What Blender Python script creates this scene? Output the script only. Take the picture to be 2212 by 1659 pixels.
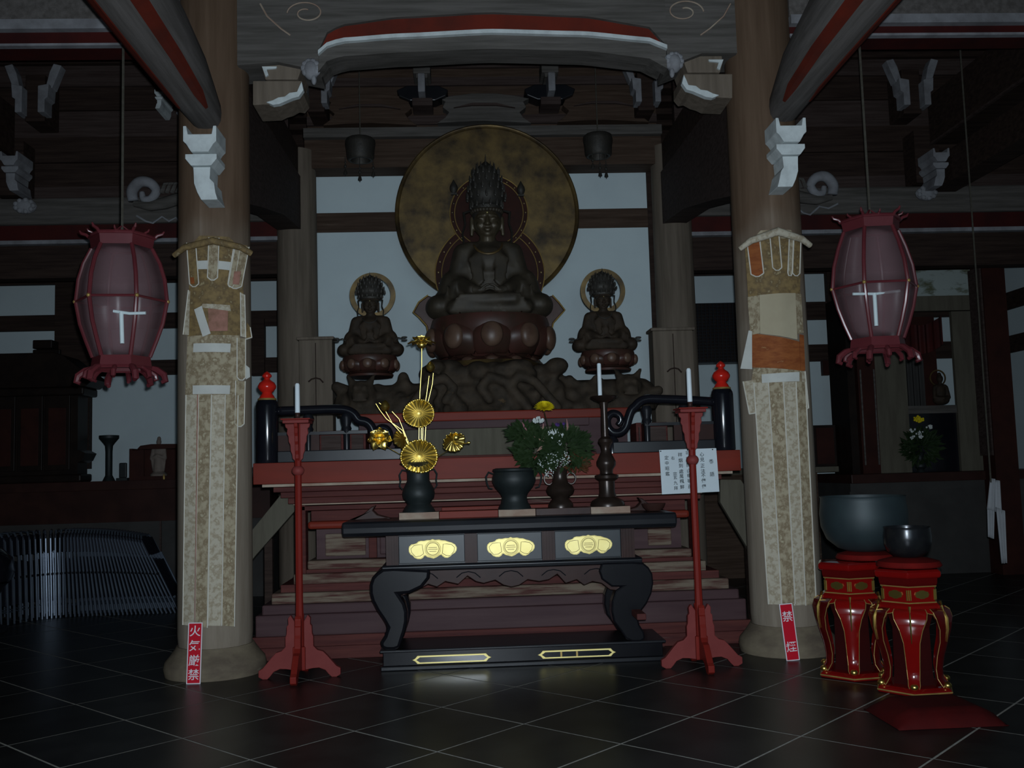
import bpy, bmesh, math, random
from math import sin, cos, pi, sqrt, radians, atan2
from mathutils import Vector, Matrix

random.seed(7)
S = bpy.context.scene
for o in list(bpy.data.objects): bpy.data.objects.remove(o)
COL = S.collection

# ------------------------------------------------------------------ camera
FPX, PITCH, ROLL, YAW, EYE = 2111.2, 0.0868, -0.0288, 0.0498, 1.3
_F = Vector((0, cos(PITCH), sin(PITCH))); _U = Vector((0, -sin(PITCH), cos(PITCH))); _R = Vector((1, 0, 0))
_R, _U = cos(ROLL)*_R + sin(ROLL)*_U, -sin(ROLL)*_R + cos(ROLL)*_U
_M = Matrix.Rotation(-YAW, 3, 'Z')
_F, _U, _R = _M @ _F, _M @ _U, _M @ _R
CAM = Vector((0, 0, EYE))
cd = bpy.data.cameras.new('camera'); cam = bpy.data.objects.new('camera', cd); COL.objects.link(cam)
cd.sensor_fit = 'HORIZONTAL'; cd.sensor_width = 36; cd.lens = FPX/2212*36; cd.clip_start = .05; cd.clip_end = 80
m = Matrix((( _R.x, _U.x, -_F.x), (_R.y, _U.y, -_F.y), (_R.z, _U.z, -_F.z))).to_4x4(); m.translation = CAM
cam.matrix_world = m; S.camera = cam

def at(px, py, Y):
    """pixel of the photograph -> point on the plane at depth Y"""
    d = _F + _R*((px-1106)/FPX) - _U*((py-829.5)/FPX)
    return CAM + d*(Y/d.y)
def X(px, Y, py=900): return at(px, py, Y).x
def Z(py, Y, px=1050): return at(px, py, Y).z
def proj(P):
    d = Vector(P)-CAM; z = d.dot(_F)
    return (1106+FPX*d.dot(_R)/z, 829.5-FPX*d.dot(_U)/z, z)

# ------------------------------------------------------------------ light, world, exposure
w = bpy.data.worlds.new('hall_air'); S.world = w; w.use_nodes = True
w.node_tree.nodes['Background'].inputs[0].default_value = (.55, .68, 1, 1)
w.node_tree.nodes['Background'].inputs[1].default_value = .012
def area(name, loc, aim, sx, sy, power, col, spread=180):
    l = bpy.data.lights.new(name, 'AREA'); l.shape = 'RECTANGLE'; l.size = sx; l.size_y = sy
    l.energy = power; l.color = col; l.spread = radians(spread)
    o = bpy.data.objects.new(name, l); COL.objects.link(o); o.location = loc
    o.rotation_euler = (Vector(aim)-Vector(loc)).to_track_quat('-Z', 'Y').to_euler(); return o
area('doorway_daylight', (0.3, -3.2, 2.1), (.3, 9.9, 2.2), 3.0, 2.6, 5, (.64, .87, 1.0), 42)
area('open_front_daylight', (0.3, -1.4, 1.7), (.3, 8, 2.2), 11, 2.6, 10, (.68, .87, 1.0), 150)
fl_ = bpy.data.lights.new('camera_flash', 'SPOT'); fl_.energy = 840; fl_.color = (.80, .90, 1.0); fl_.shadow_soft_size = .02
fl_.spot_size = radians(112); fl_.spot_blend = 1
flo = bpy.data.objects.new('camera_flash', fl_); COL.objects.link(flo); flo.location = (.03, .02, EYE+.06)
flo.rotation_euler = (_F+Vector((0, 0, .0))).to_track_quat('-Z', 'Y').to_euler()
S.view_settings.view_transform = 'Standard'; S.view_settings.look = 'None'
S.view_settings.gamma = 1; S.view_settings.exposure = 0; S.view_settings.use_curve_mapping = False
S.cycles.use_denoising = True; S.cycles.max_bounces = 5; S.cycles.sample_clamp_indirect = 2
S.cycles.transparent_max_bounces = 12

# ------------------------------------------------------------------ materials
MATS = {}
def M(name, c1, c2=None, scale=6., stretch=(1, 1, 1), rough=.6, metal=0., bump=.15, lo=.35, hi=.65, detail=5,
      c3=None, alpha=1., spec=None, objrand=0., coat=0., bdist=.01):
    mt = bpy.data.materials.new(name); mt.use_nodes = True; nt = mt.node_tree; N = nt.nodes; L = nt.links
    b = N['Principled BSDF']; b.inputs['Roughness'].default_value = rough; b.inputs['Metallic'].default_value = metal
    spec = spec if spec is not None else (.14 if rough > .38 and metal < .1 else .5)
    b.inputs['Specular IOR Level'].default_value = spec; b.inputs['Coat Weight'].default_value = coat
    b.inputs['Coat Roughness'].default_value = .08
    c2 = c2 or tuple(v*.6 for v in c1)
    tc = N.new('ShaderNodeTexCoord'); mp = N.new('ShaderNodeMapping'); mp.inputs['Scale'].default_value = stretch
    L.new(tc.outputs['Object'], mp.inputs[0])
    no = N.new('ShaderNodeTexNoise'); no.inputs['Scale'].default_value = scale; no.inputs['Detail'].default_value = detail
    no.inputs['Roughness'].default_value = .6
    L.new(mp.outputs[0], no.inputs['Vector'])
    r = N.new('ShaderNodeValToRGB'); L.new(no.outputs[0], r.inputs[0])
    r.color_ramp.elements[0].position = lo; r.color_ramp.elements[1].position = hi
    r.color_ramp.elements[0].color = (*c1, 1); r.color_ramp.elements[1].color = (*c2, 1)
    if c3:
        e = r.color_ramp.elements.new(min(.98, hi+.12)); e.color = (*c3, 1)
    out = r.outputs[0]
    if objrand:
        oi = N.new('ShaderNodeObjectInfo'); mx = N.new('ShaderNodeHueSaturation')
        ma = N.new('ShaderNodeMapRange'); ma.inputs[3].default_value = 1-objrand; ma.inputs[4].default_value = 1+objrand
        L.new(oi.outputs['Random'], ma.inputs[0]); L.new(ma.outputs[0], mx.inputs['Value']); L.new(out, mx.inputs['Color'])
        out = mx.outputs[0]
    L.new(out, b.inputs['Base Color'])
    if alpha < 1: b.inputs['Alpha'].default_value = alpha
    if bump:
        bp = N.new('ShaderNodeBump'); bp.inputs['Strength'].default_value = bump; bp.inputs['Distance'].default_value = bdist
        L.new(no.outputs[0], bp.inputs['Height']); L.new(bp.outputs[0], b.inputs['Normal'])
    MATS[name] = mt; return mt

slate = M('slate_tile', (.009, .0095, .0095), (.020, .021, .020), 3.5, rough=.36, spec=.35, bump=.25, objrand=.25, detail=8, bdist=.004)
grout = M('grout', (.40, .40, .36), (.28, .27, .24), 20, rough=.9, bump=0)
plaster = M('white_plaster', (.60, .70, .72), (.56, .655, .68), 2, rough=.9, bump=.05)
wood_dark = M('dark_old_timber', (.026, .016, .013), (.048, .031, .024), 5, (.4, 3, 6), rough=.75, bump=.3)
wood_darkv = M('dark_post_timber', (.030, .021, .017), (.055, .038, .030), 5, (6, 6, .5), rough=.75, bump=.3)
wood_grey = M('weathered_grey_timber', (.075, .070, .062), (.13, .12, .11), 4, (.4, 3, 7), rough=.8, bump=.4)
wood_greyd = M('weathered_grey_beam', (.10, .092, .085), (.16, .148, .14), 4, (6, .35, 6), rough=.8, bump=.4)
wood_brown = M('brown_timber', (.050, .031, .021), (.085, .056, .040), 5, (.4, 3, 8), rough=.75, bump=.4, c3=(.15, .12, .09))
wood_rafter = M('dusty_purple_timber', (.045, .030, .026), (.075, .054, .048), 5, (.4, 3, 8), rough=.75, bump=.3)
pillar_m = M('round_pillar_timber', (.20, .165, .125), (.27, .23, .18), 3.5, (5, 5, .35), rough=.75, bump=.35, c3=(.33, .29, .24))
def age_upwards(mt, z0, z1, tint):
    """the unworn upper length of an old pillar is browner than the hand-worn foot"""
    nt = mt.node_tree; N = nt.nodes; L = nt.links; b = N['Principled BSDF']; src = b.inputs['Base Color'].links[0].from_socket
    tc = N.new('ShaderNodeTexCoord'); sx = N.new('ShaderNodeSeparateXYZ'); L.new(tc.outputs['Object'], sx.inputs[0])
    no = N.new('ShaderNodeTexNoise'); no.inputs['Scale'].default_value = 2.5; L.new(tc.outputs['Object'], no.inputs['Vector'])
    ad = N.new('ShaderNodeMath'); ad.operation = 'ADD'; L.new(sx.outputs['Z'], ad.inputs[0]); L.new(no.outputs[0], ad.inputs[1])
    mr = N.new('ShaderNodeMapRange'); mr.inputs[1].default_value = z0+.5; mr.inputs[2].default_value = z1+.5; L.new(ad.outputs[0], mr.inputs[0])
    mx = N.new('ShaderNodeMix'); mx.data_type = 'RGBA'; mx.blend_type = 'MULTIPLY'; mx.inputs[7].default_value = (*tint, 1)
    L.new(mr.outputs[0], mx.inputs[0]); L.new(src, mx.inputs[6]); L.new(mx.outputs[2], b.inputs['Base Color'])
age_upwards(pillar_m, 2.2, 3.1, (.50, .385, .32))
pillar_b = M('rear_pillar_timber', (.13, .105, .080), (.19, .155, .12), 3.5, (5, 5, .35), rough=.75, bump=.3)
beam_red = M('faded_red_paint', (.15, .022, .012), (.085, .018, .012), 3, (1, 1, 1), rough=.6, bump=.2)
beam_redd = M('dark_red_paint', (.07, .012, .010), (.04, .010, .010), 3, rough=.6, bump=.2)
white_paint = M('chalky_white_paint', (.62, .68, .68), (.42, .46, .46), 9, (1, 1, 1), rough=.85, bump=.3, lo=.4, hi=.75)
grey_paint = M('greyish_worn_paint', (.30, .31, .33), (.19, .19, .20), 6, rough=.85, bump=.2)
altar_red = M('vermilion_altar_wood', (.20, .026, .014), (.15, .022, .013), 2.2, (.5, 1, 3), rough=.5, bump=.15)
altar_worn = M('worn_red_moulding', (.115, .034, .028), (.070, .020, .019), 3, (.5, 1, 9), rough=.65, bump=.35, c3=(.20, .15, .12))
altar_pale = M('paint_bare_pale_moulding', (.19, .15, .11), (.080, .030, .025), 5, (.6, 1, 7), rough=.7, bump=.35, lo=.42, hi=.62)
altar_purple = M('dusty_purple_red_wood', (.062, .032, .036), (.085, .048, .050), 2.5, (.4, 1, 6), rough=.55, bump=.15)
altar_edge = M('pale_edge_line', (.42, .36, .28), (.30, .20, .15), 7, (.6, 1, 1), rough=.7, bump=.1)
lacq = M('black_lacquer', (.006, .007, .010), (.010, .010, .014), 3, rough=.16, bump=0, spec=.6)
lacq_m = M('satin_black_lacquer', (.008, .009, .012), (.013, .014, .017), 4, rough=.34, bump=.03, spec=.35)
lacq_leg = M('black_leg_lacquer', (.005, .005, .007), (.008, .008, .010), 4, rough=.25, bump=.02, spec=.22)
lacq_grey = M('dusty_lacquer_panel', (.026, .032, .037), (.038, .044, .049), 3, rough=.37, spec=.3, bump=.05)
lacq_brown = M('dark_brown_lacquer', (.030, .014, .012), (.045, .020, .016), 5, rough=.4, bump=.1)
gold = M('polished_gold', (.90, .70, .20), (.84, .62, .16), 8, rough=.34, metal=1, bump=.05)
gold_bright = M('bright_gilt_plate', (.80, .69, .30), (.74, .62, .24), 6, rough=.52, metal=.85, bump=.06)
gold_dark = M('darkened_gilt_line', (.16, .11, .035), (.10, .07, .025), 10, rough=.5, metal=.3, bump=0)
gold_old = M('tarnished_gilding', (.19, .125, .045), (.060, .041, .022), 4, (1, 1, 1), rough=.42, metal=.55, bump=.35, c3=(.030, .025, .015), lo=.38, hi=.62)
gold_line = M('thin_gilt_line', (.50, .34, .10), (.34, .22, .07), 10, rough=.45, metal=.45, bump=.1)
bronze = M('old_bronze_statue', (.034, .027, .018), (.054, .042, .027), 9, rough=.6, metal=.2, bump=.3, c3=(.10, .09, .075))
bronze_face = M('gilt_face', (.085, .067, .038), (.062, .047, .028), 6, rough=.45, metal=.3, bump=.08)
bronze_dark = M('dark_crown_metal', (.030, .028, .024), (.045, .040, .032), 20, rough=.6, metal=.3, bump=.5)
robe_red = M('dark_red_robe', (.045, .014, .010), (.028, .011, .008), 8, rough=.6, bump=.3)
statue_brown = M('brown_attendant_wood', (.048, .034, .023), (.028, .021, .015), 14, rough=.65, bump=.35)
lotus_m = M('maroon_lotus_lacquer', (.070, .026, .020), (.040, .022, .015), 5, rough=.42, bump=.2, c3=(.11, .065, .035), spec=.35)
lotus_boss = M('brown_petal_boss', (.125, .075, .050), (.075, .040, .028), 7, rough=.42, bump=.2, spec=.35)
rock_m = M('carved_rock_wood', (.062, .046, .032), (.030, .024, .018), 9, (1, 1, 1), rough=.75, bump=.5, c3=(.12, .075, .035), bdist=.02)
bronze_green = M('green_black_bronze', (.010, .015, .016), (.016, .022, .022), 12, rough=.55, metal=.2, bump=.2)
bronze_brown = M('brown_black_bronze', (.026, .018, .014), (.040, .026, .020), 12, rough=.32, metal=.4, bump=.1)
bell_m = M('dark_singing_bowl_metal', (.020, .022, .026), (.030, .032, .034), 18, rough=.24, metal=.6, bump=.04)
bell_big = M('teal_patina_bowl', (.026, .042, .046), (.020, .032, .037), 5, rough=.55, metal=.2, bump=.05)
red_lac = M('glossy_red_lacquer', (.20, .005, .004), (.16, .004, .004), 3, rough=.12, bump=0, coat=.5)
red_lac_d = M('deep_red_lacquer', (.10, .004, .004), (.07, .003, .003), 3, rough=.18, bump=0, coat=.4)
red_reflection = M('dark_red_reflection', (.035, .002, .002), (.025, .002, .002), 3, rough=.6, bump=0)
red_pole = M('red_painted_pole', (.20, .018, .012), (.16, .015, .011), 4, (1, 1, .4), rough=.4, bump=.1)
pink_paint = M('pinkish_red_paint', (.21, .042, .038), (.17, .030, .028), 5, rough=.55, bump=.1)
red_vivid = M('vermilion_finial', (.62, .022, .012), (.52, .018, .012), 3, rough=.22, bump=0)
cushion_m = M('dark_red_floor_cushion', (.060, .003, .003), (.042, .003, .003), 6, rough=.8, bump=.2)
red_cloth = M('red_cloth', (.16, .006, .005), (.11, .005, .004), 6, rough=.8, bump=.2)
lantern_red = M('lantern_red_frame', (.15, .030, .036), (.12, .022, .028), 4, rough=.3, bump=.05)
lantern_pane = M('pink_lantern_pane', (.29, .175, .19), (.24, .15, .16), 3, rough=.3, bump=0, alpha=.40, spec=.3)
candle_m = M('white_candle_wax', (.72, .80, .84), (.66, .74, .78), 5, rough=.5, bump=0)
paper = M('white_paper', (.66, .75, .79), (.62, .70, .74), 3, rough=.85, bump=0)
tape_m = M('white_cloth_tape', (.55, .56, .52), (.48, .49, .46), 8, rough=.9, bump=.1)
ink = M('black_ink', (.02, .03, .035), (.03, .04, .045), 3, rough=.8, bump=0)
sign_red = M('red_sign_plastic', (.55, .008, .025), (.50, .008, .022), 2, rough=.4, bump=0)
sign_white = M('white_sign_print', (.72, .68, .72), (.70, .66, .70), 2, rough=.5, bump=0)
brocade = M('beige_brocade', (.37, .32, .22), (.20, .15, .09), 26, (1, 1, .8), rough=.7, bump=.35, lo=.42, hi=.58, c3=(.44, .40, .28), bdist=.004)
brocade_pale = M('pale_gold_brocade', (.46, .42, .33), (.31, .26, .18), 30, (1, 1, 1), rough=.7, bump=.35, lo=.45, hi=.6, c3=(.50, .47, .36), bdist=.004)
brocade_dark = M('brown_gold_brocade', (.23, .16, .07), (.13, .09, .045), 22, rough=.65, bump=.4, lo=.4, hi=.6, c3=(.36, .30, .17), bdist=.004)
cloth_orange = M('orange_brown_brocade', (.30, .10, .03), (.20, .055, .018), 12, (1, 1, 2.5), rough=.7, bump=.25, c3=(.42, .24, .10))
cloth_pink = M('faded_pink_patch', (.36, .18, .14), (.22, .12, .08), 16, rough=.8, bump=.2)
cloth_plain = M('plain_beige_cloth', (.42, .37, .26), (.38, .33, .23), 4, rough=.85, bump=.1)
piping = M('white_cord_piping', (.66, .64, .56), (.55, .53, .46), 10, rough=.8, bump=0)
stone = M('plinth_stone', (.21, .175, .12), (.12, .095, .07), 4, (1, 1, 2), rough=.8, bump=.4, c3=(.24, .21, .15))
leaf_m = M('dark_green_leaves', (.010, .022, .007), (.020, .038, .012), 8, rough=.6, bump=0)
leaf_brown = M('reddish_brown_leaves', (.10, .03, .012), (.06, .03, .012), 8, rough=.6, bump=0)
yellow_m = M('yellow_petals', (.75, .62, .015), (.65, .50, .01), 30, rough=.6, bump=.3)
white_fl = M('white_petals', (.70, .74, .74), (.50, .55, .52), 40, rough=.7, bump=.2)
purple_m = M('purple_petals', (.10, .05, .22), (.06, .03, .14), 12, rough=.7, bump=0)
pinkleaf = M('pink_green_lily_leaf', (.20, .20, .09), (.30, .10, .14), 9, rough=.6, bump=0)
niche_board = M('pale_olive_board', (.13, .12, .09), (.10, .09, .068), 4, (4, 4, .5), rough=.8, bump=.15)
frieze_m = M('cloud_painted_board', (.36, .42, .40), (.12, .13, .08), 3.2, (1, 1, 2.4), rough=.85, bump=0, lo=.50, hi=.60)
zushi_m = M('black_shrine_wood', (.012, .008, .007), (.020, .013, .010), 6, rough=.45, bump=.1)
counter_m = M('grey_counter_front', (.060, .058, .055), (.045, .044, .042), 3, rough=.8, bump=.05)
chrome = M('steel_chair_tube', (.16, .20, .25), (.13, .16, .21), 9, rough=.38, metal=.6, bump=0)
vinyl = M('dark_blue_vinyl', (.012, .014, .022), (.018, .020, .030), 6, rough=.5, bump=.05)
cream = M('cream_statue', (.22, .18, .15), (.17, .14, .12), 12, rough=.7, bump=.2)
shrine_red = M('dark_red_shrine_wood', (.045, .014, .010), (.030, .010, .008), 5, rough=.6, bump=.1)
towel = M('white_towel_cloth', (.40, .42, .44), (.34, .36, .38), 8, rough=.9, bump=.2)
rope_m = M('grey_rope', (.09, .085, .07), (.07, .065, .05), 30, rough=.9, bump=.3)
white_t = M('white_tube', (.75, .88, .90), (.72, .84, .86), 2, rough=.3, bump=0)

# ------------------------------------------------------------------ mesh builder
class MB:
    def __init__(s): s.v = []; s.f = []
    def add(s, vs, fs):
        n = len(s.v); s.v += [tuple(p) for p in vs]; s.f += [tuple(i+n for i in f) for f in fs]; return s
    def box(s, x0, x1, y0, y1, z0, z1, rot=0, about=None, bev=0):
        vs = [Vector((x, y, z)) for z in (z0, z1) for (x, y) in ((x0, y0), (x1, y0), (x1, y1), (x0, y1))]
        if rot:
            c = Vector(about or ((x0+x1)/2, (y0+y1)/2, (z0+z1)/2)); R = Matrix.Rotation(rot, 3, 'Z')
            vs = [R @ (p-c)+c for p in vs]
        return s.add(vs, [(0, 3, 2, 1), (4, 5, 6, 7), (0, 1, 5, 4), (1, 2, 6, 5), (2, 3, 7, 6), (3, 0, 4, 7)])
    def tube(s, path, r, n=8, caps=True, flat=1.):
        path = [Vector(p) for p in path]; k = len(path); rr = r if isinstance(r, (list, tuple)) else [r]*k
        vs = []; up = None
        for i, p in enumerate(path):
            t = (path[min(i+1, k-1)]-path[max(i-1, 0)]).normalized()
            if up is None:
                a = Vector((0, 0, 1)) if abs(t.z) < .9 else Vector((0, 1, 0))
                up = t.cross(a).normalized()
            else:
                up = (up-t*up.dot(t)).normalized()
            w_ = t.cross(up)
            for j in range(n):
                q = 2*pi*j/n; vs.append(p+up*cos(q)*rr[i]+w_*sin(q)*rr[i]*flat)
        fs = [(i*n+j, i*n+(j+1) % n, (i+1)*n+(j+1) % n, (i+1)*n+j) for i in range(k-1) for j in range(n)]
        if caps: fs += [tuple(range(n))[::-1], tuple((k-1)*n+j for j in range(n))]
        return s.add(vs, fs)
    def lathe(s, prof, c=(0, 0, 0), n=24, a0=0, sy=1.):
        c = Vector(c); k = len(prof)
        vs = [c+Vector((r*cos(2*pi*j/n+a0), sy*r*sin(2*pi*j/n+a0), z)) for r, z in prof for j in range(n)]
        fs = [(i*n+j, i*n+(j+1) % n, (i+1)*n+(j+1) % n, (i+1)*n+j) for i in range(k-1) for j in range(n)]
        fs += [tuple(range(n))[::-1], tuple((k-1)*n+j for j in range(n))]
        return s.add(vs, fs)
    def sph(s, c, r, n=12, m_=8):
        r = r if isinstance(r, (list, tuple)) else (r, r, r); c = Vector(c)
        vs = [c+Vector((0, 0, -r[2]))]
        for i in range(1, m_):
            t = -pi/2+pi*i/m_
            vs += [c+Vector((r[0]*cos(t)*cos(2*pi*j/n), r[1]*cos(t)*sin(2*pi*j/n), r[2]*sin(t))) for j in range(n)]
        vs.append(c+Vector((0, 0, r[2])))
        fs = [(0, 1+(j+1) % n, 1+j) for j in range(n)]
        for i in range(m_-2): fs += [(1+i*n+j, 1+i*n+(j+1) % n, 1+(i+1)*n+(j+1) % n, 1+(i+1)*n+j) for j in range(n)]
        e = 1+(m_-2)*n; fs += [(e+j, e+(j+1) % n, e+n) for j in range(n)]
        return s.add(vs, fs)
    def prism(s, poly, y0, y1):
        """outline in (x,z), extruded along y; poly may be concave"""
        k = len(poly)
        vs = [(x, y0, z) for x, z in poly]+[(x, y1, z) for x, z in poly]
        fs = [(i, (i+1) % k, k+(i+1) % k, k+i) for i in range(k)]+[tuple(range(k))[::-1], tuple(range(k, 2*k))]
        return s.add(vs, fs)
    def prismx(s, poly, x0, x1):
        """outline in (y,z), extruded along x"""
        k = len(poly)
        vs = [(x0, y, z) for y, z in poly]+[(x1, y, z) for y, z in poly]
        fs = [(i, (i+1) % k, k+(i+1) % k, k+i) for i in range(k)]+[tuple(range(k))[::-1], tuple(range(k, 2*k))]
        return s.add(vs, fs)
    def grid(s, P, nu, nv, th):
        """closed slab: P(u,v)-> point, th = thickness vector"""
        th = Vector(th); vs = []
        for k in (0, 1):
            for i in range(nu+1):
                for j in range(nv+1): vs.append(Vector(P(i/nu, j/nv))+th*k)
        o = (nu+1)*(nv+1); q = lambda i, j, k=0: k*o+i*(nv+1)+j; fs = []
        for i in range(nu):
            for j in range(nv):
                fs.append((q(i, j), q(i+1, j), q(i+1, j+1), q(i, j+1))); fs.append((q(i, j, 1), q(i, j+1, 1), q(i+1, j+1, 1), q(i+1, j, 1)))
        for i in range(nu):
            fs.append((q(i, 0), q(i, 0, 1), q(i+1, 0, 1), q(i+1, 0))); fs.append((q(i, nv), q(i+1, nv), q(i+1, nv, 1), q(i, nv, 1)))
        for j in range(nv):
            fs.append((q(0, j), q(0, j+1), q(0, j+1, 1), q(0, j, 1))); fs.append((q(nu, j), q(nu, j, 1), q(nu, j+1, 1), q(nu, j+1)))
        return s.add(vs, fs)
    def build(s, name, mat, parent=None, smooth=False, bevel=0, loc=None, local=False):
        off = Vector((0, 0, 0)); base = Vector((0, 0, 0))
        if parent is not None and not local: off = wloc(parent)
        me = bpy.data.meshes.new(name); me.from_pydata([tuple(Vector(p)-off) for p in s.v], [], s.f); me.update()
        bm = bmesh.new(); bm.from_mesh(me); bmesh.ops.recalc_face_normals(bm, faces=bm.faces); bm.to_mesh(me); bm.free()
        if smooth:
            me.polygons.foreach_set('use_smooth', [True]*len(me.polygons))
            if smooth != 'all': me.set_sharp_from_angle(angle=radians(38))
        o = bpy.data.objects.new(name, me); COL.objects.link(o)
        if parent is not None: o.parent = parent
        if mat: me.materials.append(mat)
        if bevel:
            b = o.modifiers.new('bevel', 'BEVEL'); b.width = bevel; b.segments = 2; b.limit_method = 'ANGLE'; b.angle_limit = radians(40)
            b.harden_normals = False
        return o
def smooth_path(P, R, n=5):
    """Catmull-Rom resampling of a path with radii"""
    O, Q = [], []
    for i in range(len(P)-1):
        a, b, c, d = P[max(0, i-1)], P[i], P[i+1], P[min(len(P)-1, i+2)]
        for k in range(n):
            t = k/n; O.append(.5*((2*b)+(c-a)*t+(2*a-5*b+4*c-d)*t*t+(3*b-a-3*c+d)*t**3)); Q.append(R[i]+(R[i+1]-R[i])*t)
    return O+[P[-1]], Q+[R[-1]]
def wloc(o):
    v = Vector(o.location); 
    while o.parent: o = o.parent; v += Vector(o.location)
    return v
def tag(o, label=None, cat=None, group=None, kind=None):
    if label: o['label'] = label
    if cat: o['category'] = cat
    if group: o['group'] = group
    if kind: o['kind'] = kind
    return o
def thing(name, loc, label, cat, group=None):
    o = bpy.data.objects.new(name, None); COL.objects.link(o); o.location = loc; o.empty_display_size = .1
    return tag(o, label, cat, group)
def solo(mb, name, mat, label, cat, group=None, origin=None, **k):
    """a thing that is one mesh, origin at its own base"""
    xs = [p[0] for p in mb.v]; ys = [p[1] for p in mb.v]; zs = [p[2] for p in mb.v]
    c = Vector(((min(xs)+max(xs))/2, (min(ys)+max(ys))/2, min(zs)))
    mb.v = [tuple(Vector(p)-c) for p in mb.v]
    o = mb.build(name, mat, **k); o.location = c; return tag(o, label, cat, group)
def copy_tree(o, parent=None):
    c = o.copy(); COL.objects.link(c); c.parent = parent
    for ch in list(o.children): copy_tree(ch, c)
    return c
def blob(parts, voxel, name, mat, parent, smooth_it=3, post=None):
    """one continuous surface grown over ellipsoids and tapering limbs (voxel remesh)"""
    b = MB()
    for p in parts:
        if p[0] == 'e': b.sph(p[1], p[2], 16, 10)
        else:
            a, c = Vector(p[1]), Vector(p[2]); r0, r1 = p[3], p[4]
            n = 5; b.tube([a.lerp(c, i/n) for i in range(n+1)], [r0+(r1-r0)*i/n for i in range(n+1)], 12)
            b.sph(a, r0, 12, 8); b.sph(c, r1, 12, 8)
    me = bpy.data.meshes.new('tmp'); me.from_pydata(b.v, [], b.f); me.update()
    t = bpy.data.objects.new('tmp', me); COL.objects.link(t)
    md = t.modifiers.new('r', 'REMESH'); md.mode = 'VOXEL'; md.voxel_size = voxel; md.use_smooth_shade = True
    if smooth_it:
        sm = t.modifiers.new('s', 'SMOOTH'); sm.factor = .5; sm.iterations = smooth_it
    dg = bpy.context.evaluated_depsgraph_get(); dg.update()
    nm = bpy.data.meshes.new_from_object(t.evaluated_get(dg)); bpy.data.objects.remove(t)
    nm.name = name; nm.materials.clear(); nm.materials.append(mat)
    nm.polygons.foreach_set('use_smooth', [True]*len(nm.polygons))
    if post:
        for v in nm.vertices: v.co = post(v.co)
    o = bpy.data.objects.new(name, nm); COL.objects.link(o); o.parent = parent; return o
def text_mesh(txt, size, mat, parent, name, R, loc, bold=0.):
    """flat lettering, one mesh; R = 3x3 whose columns are text-x, text-y, normal"""
    cu = bpy.data.curves.new('t', 'FONT'); cu.body = txt; cu.size = size; cu.align_x = 'CENTER'; cu.align_y = 'CENTER'
    cu.extrude = .0006; cu.offset = bold; cu.space_line = .92
    t = bpy.data.objects.new('t', cu); COL.objects.link(t)
    dg = bpy.context.evaluated_depsgraph_get(); dg.update()
    me = bpy.data.meshes.new_from_object(t.evaluated_get(dg)); bpy.data.objects.remove(t)
    me.materials.clear(); me.materials.append(mat); me.transform(R.to_4x4())
    o = bpy.data.objects.new(name, me); COL.objects.link(o); o.parent = parent
    o.location = Vector(loc)-wloc(parent); me.name = name
    return o

# ================================================================== SETTING
AX = .25                      # axis of the hall
PY, PRAD = 6.80, .245         # front pillars
PXL, PXR = -1.71, 2.20
BY, BRAD = 9.90, .205         # rear pillars
BXL, BXR = -1.66, 2.21
WALL_C, WALL_R = 10.12, 12.2  # plaster wall behind the altar, rear wall of the hall
HALL_L, HALL_R, CEIL = -6.3, 6.8, 5.6

# floor of dark slate tiles laid diagonally, pale joints
fo = MB().box(HALL_L-.1, HALL_R+.1, -1.2, WALL_R+.3, -.08, -.0012).build('floor', grout); tag(fo, kind='structure')
T = .6088;  e1 = Vector((cos(pi/4), sin(pi/4), 0)); e2 = Vector((sin(pi/4), -cos(pi/4), 0))
t0 = Matrix.Rotation(-YAW, 3, 'Z') @ Vector((-.1813*1.3, 4.4359*1.3, 0))
g = .0055
tile_mb = MB().add([e1*a*(T/2-g-c)+e2*b*(T/2-g-c)+Vector((0, 0, z)) for z, c in ((-.004, 0), (-.0006, 0), (0, .001)) for a, b in ((-1, -1), (1, -1), (1, 1), (-1, 1))],
                   [(0, 1, 2, 3), (8, 9, 10, 11)]+[(l*4+i, l*4+(i+1) % 4, l*4+4+(i+1) % 4, l*4+4+i) for l in (0, 1) for i in range(4)])
cells = []; rest = MB()
for i in range(-30, 30):
    for j in range(-30, 30):
        c = t0+e1*T*(i-2.5+.5)+e2*T*(j-4+.5)
        if not (HALL_L-.3 < c.x < HALL_R+.3 and -1 < c.y < WALL_R+.3): continue
        vis = False
        if c.y > 2.6:
            p = proj(c); vis = -250 < p[0] < 2460 and p[1] < 1900 and c.y < 10.9
        (cells.append(c) if vis else rest.add([Vector(q)+c for q in tile_mb.v], tile_mb.f))
cells.sort(key=lambda c: c.y)
for c in cells[280:]: rest.add([Vector(q)+c for q in tile_mb.v], tile_mb.f)
first = None
for c in cells[:280]:
    if first is None: first = tile_mb.build('floor_tile', slate, fo, local=True); o = first
    else: o = first.copy(); COL.objects.link(o)
    o.location = c; o.rotation_euler = (random.uniform(-.002, .002), random.uniform(-.002, .002), random.choice((0, pi/2, pi, 3*pi/2)))
tag(rest.build('floor_tile', slate, fo, local=True), kind='stuff')

# ceiling of boards
ce = MB().box(HALL_L-.1, HALL_R+.1, -1.2, WALL_R+.3, CEIL, CEIL+.1).build('ceiling', wood_dark); tag(ce, kind='structure')
cb = MB()
for k in range(34): cb.box(HALL_L, HALL_R, -1+k*.4, -1+k*.4+.06, CEIL-.07, CEIL)
tag(cb.build('ceiling_batten', wood_dark, ce), kind='stuff')
tag(MB().box(HALL_L-.2, HALL_L, 1.5, WALL_R+.3, 0, CEIL).build('wall_left', wood_dark), kind='structure')
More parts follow.
